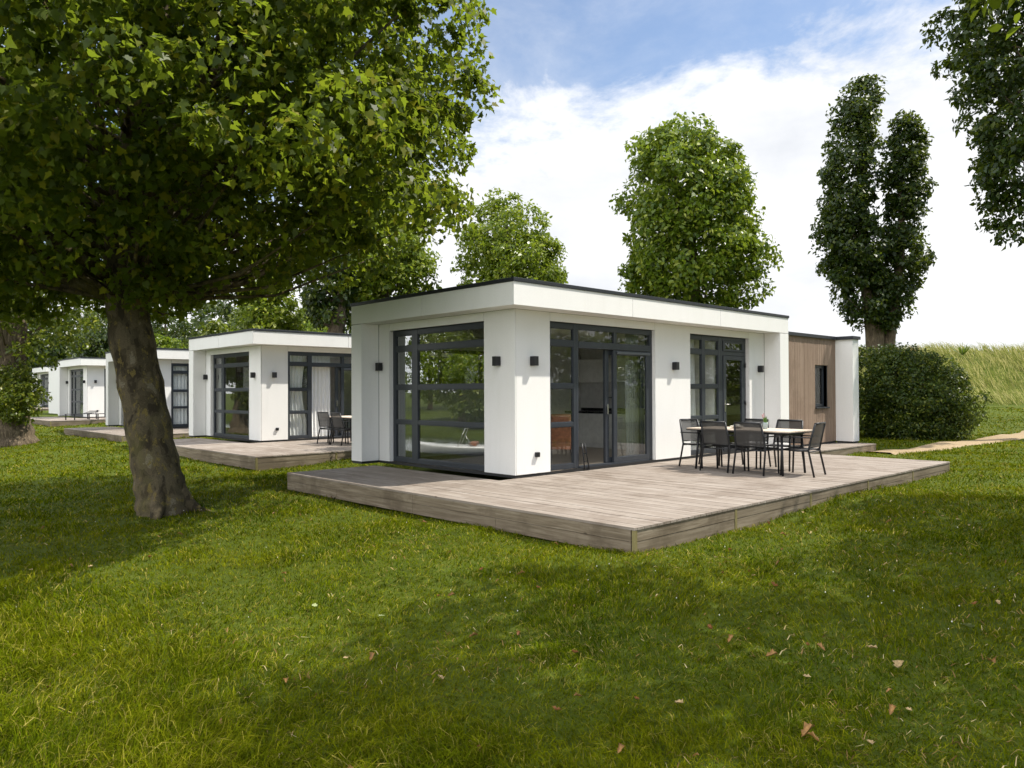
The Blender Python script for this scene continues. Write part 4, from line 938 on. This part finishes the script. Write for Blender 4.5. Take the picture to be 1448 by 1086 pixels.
# dune grass
N = 26000; dd = rng.uniform(38.5, 55, N); rr_ = rng.uniform(13, 44, N); x = CAM.x+dd*FX+rr_*RX; y = CAM.y+dd*FY+rr_*RY
keep = rng.random(N) < sstep(rr_, 13, 18)*sstep(dd + 1.5*vnoise(x, y, .5, 3), 40.2, 42.5); x, y = x[keep], y[keep]; n = len(x)
blades('marram_grass', x, y, rng.uniform(.4, 1.1, n)*(.6+1.1*vnoise(x, y, .35, 6)), rng.uniform(.02, .045, n), rng.uniform(.6, 1.7, n), math.atan2(-RY, -RX)+rng.normal(0, .3, n)+1.2*(vnoise(x, y, .22, 2)-.5), 'marram', rng, 'long pale wind-swept dune grass on the mound at right')
# dry thatch: short bits of straw and leaf litter lying in the grass
N = 5500; d = 2.8*(13/2.8)**rng.random(N); th = rng.uniform(R_(-40), R_(40), N); x = CAM.x+d*np.cos(YAW+th); y = CAM.y+d*np.sin(YAW+th)
ok = ~excluded(x, y) & (vnoise(x, y, .7, 21)+.5*vnoise(x, y, 2.3, 5) > .72 + .25*rng.random(N)); x, y, d = x[ok], y[ok], d[ok]; n = len(x)
blades('dry_thatch', x, y, rng.uniform(.02, .055, n), .0055*np.maximum(1, d/5)*rng.uniform(.5, 1.5, n), rng.uniform(1.2, 2.3, n), None, 'straw', rng, 'dry straw and leaf crumbs lying among the grass blades', 'leaf litter', .018)
# clover heads
N = 420; d = 3.2*(20/3.2)**rng.random(N); th = rng.uniform(R_(-38), R_(38), N); x = CAM.x+d*np.cos(YAW+th); y = CAM.y+d*np.sin(YAW+th); ok = ~excluded(x, y) & (vnoise(x, y, .6, 8) > .5) & (d > 6); x, y = x[ok], y[ok]; n = len(x)
V_ = []; I_ = []; m = MB()
for i in range(n):
    z = G(x[i], y[i]) + rng.uniform(.03, .075); s = rng.uniform(.003, .0065)
    m.tube([(x[i], y[i], z-s), (x[i], y[i], z), (x[i], y[i], z+s)], [s*.5, s, s*.4], 5)
tag(m.build('clover_flowers', MAT['daisy']), 'tiny white clover heads sprinkled over the lawn', 'wildflowers', kind='stuff')
# broad-leaved weeds
def weed(x, y, lab, s=1.):
    rg = np.random.default_rng(int(abs(x*100)+abs(y*10))); n = 60; a = rg.uniform(0, 6.28, n); rad = rg.uniform(.0, .16, n)*s
    C = np.stack([np.cos(a)*rad, np.sin(a)*rad, rg.uniform(.03, .13, n)*s], 1); o_ = np.stack([np.cos(a), np.sin(a), np.full(n, .5)], 1); V_, I_ = leaves_at(C, o_, .07*s, LEAF_OVAL, rg, .9, 0)
    o = np_mesh('weed_plant', V_, 6, I_, MAT['weed']); o.location = (x, y, G(x, y)); tag(o, lab, 'weed')

for r_o, d_o, hh, lb in ((29.2, 48.5, 1.02, 'spiky green weed standing alone on the crest of the grassy mound'), (26.6, 49.5, .8, 'low dry brown weed tuft on the mound crest, left of the spiky one')):
    x = CAM.x+d_o*FX+r_o*RX; y = CAM.y+d_o*FY+r_o*RY; m = MB(); rg = random.Random(int(hh*10))
    for k in range(26):
        a = rg.uniform(0, 6.28); le = rg.uniform(.5, 1.0)*hh; ra = rg.uniform(.1, .75)*le; ra *= 1.5; p1 = Vector((math.cos(a)*ra, math.sin(a)*ra, .35+le*.7)); q = Vector((-math.sin(a), math.cos(a), 0))*.05
        m.poly([Vector((0, 0, .2)), p1*.55-q, p1, p1*.55+q])
    o = m.build('mound_weed', MAT['weed' if hh > 1 else 'straw']); o.location = (x, y, G(x, y)+.1); tag(o, lb, 'weed')
# fallen leaves, each its own object
def leaf_mesh(name, mat, curl, seed):
    rg = random.Random(seed); m = MB(); P = []
    for i in range(9):
        v_ = i/8; wdt = .036*math.sin(math.pi*min(1, v_*1.02+.03))**.7*(1+.35*math.sin(v_*17+seed)) ; row = []
        for j in range(5):
            u_ = (j-2)/2; row.append((u_*wdt*math.cos(curl*abs(u_)), (v_-.5)*.10, .012+abs(u_)**1.5*wdt*curl*.8 + .018*curl*math.sin(v_*4+seed)))
        P.append(row)
    m.grid(P, True); me = bpy.data.meshes.new(name); me.from_pydata(m.v, [], m.f); me.polygons.foreach_set('use_smooth', m.sm); me.materials.append(MAT[mat]); me.update(); return me
LM = [leaf_mesh('fallen_leaf', 'dry_brown', .9, 1), leaf_mesh('fallen_leaf', 'dry_tan', .7, 2), leaf_mesh('fallen_leaf', 'dry_red', 1.1, 3), leaf_mesh('fallen_leaf', 'pale_green', .4, 4)]
def fall(x, y, k, s, lab, grp=None):
    o = bpy.data.objects.new('fallen_leaf', LM[k]); COL.objects.link(o); o.location = (x, y, G(x, y)+.045); rr = random.Random(int(x*997+y*131)); o.rotation_euler = (rr.uniform(-.35, .35), rr.uniform(-.35, .35), rr.uniform(0, 6.28)); s *= .68; o.scale = (s, s, s); tag(o, lab, 'fallen leaf', grp)
fall(-1.97, -6.69, 3, 1.7, 'pale green fallen leaf lying flat on the shaded grass at far right')
fall(-2.94, -6.57, 1, 1.5, 'large orange-tan fallen leaf, the brightest on the lawn at lower right')
fall(-2.72, -6.32, 1, 1.2, 'curled tan leaf just above and left of the brightest orange-tan leaf')
fall(-2.56, -6.99, 0, 1.5, 'brown crumpled leaf near the right edge below the pale green leaf')
fall(-3.23, -5.86, 0, 1.3, 'rust brown leaf lying alone left of the brightest orange-tan leaf')
fall(-3.0, -5.26, 2, 1.2, 'small dark red-brown leaf below the near corner of the large terrace')
fall(-4.19, -5.78, 1, 1.1, 'pale tan crumpled leaf at the bottom centre, right of two brown leaves')
fall(-4.06, -6.5, 0, 1.5, 'torn brown leaf closest to the bottom edge right of centre')
fall(-4.69, -2.36, 3, .9, 'tiny pale green leaf on the sunlit lawn left of centre')
fall(-4.43, -3.01, 3, 1.0, 'small pale green leaf on the lawn below the left end of the large terrace')
rr = random.Random(12); cnt = 0
while cnt < 75:
    d = 3.6*(16/3.6)**(rr.random()**.8); th = rr.uniform(-34, 12) if rr.random() < .75 else rr.uniform(12, 34)
    x = CAM.x+d*math.cos(YAW+R_(th)); y = CAM.y+d*math.sin(YAW+R_(th))
    if excluded(np.array([x]), np.array([y]))[0]: continue
    fall(x, y, rr.choice((0, 0, 1, 2)), rr.uniform(.55, 1.15), 'small dry brown leaf scattered among the grass blades', 'small dry leaves scattered over the lawn'); cnt += 1
bpy.context.view_layer.update()
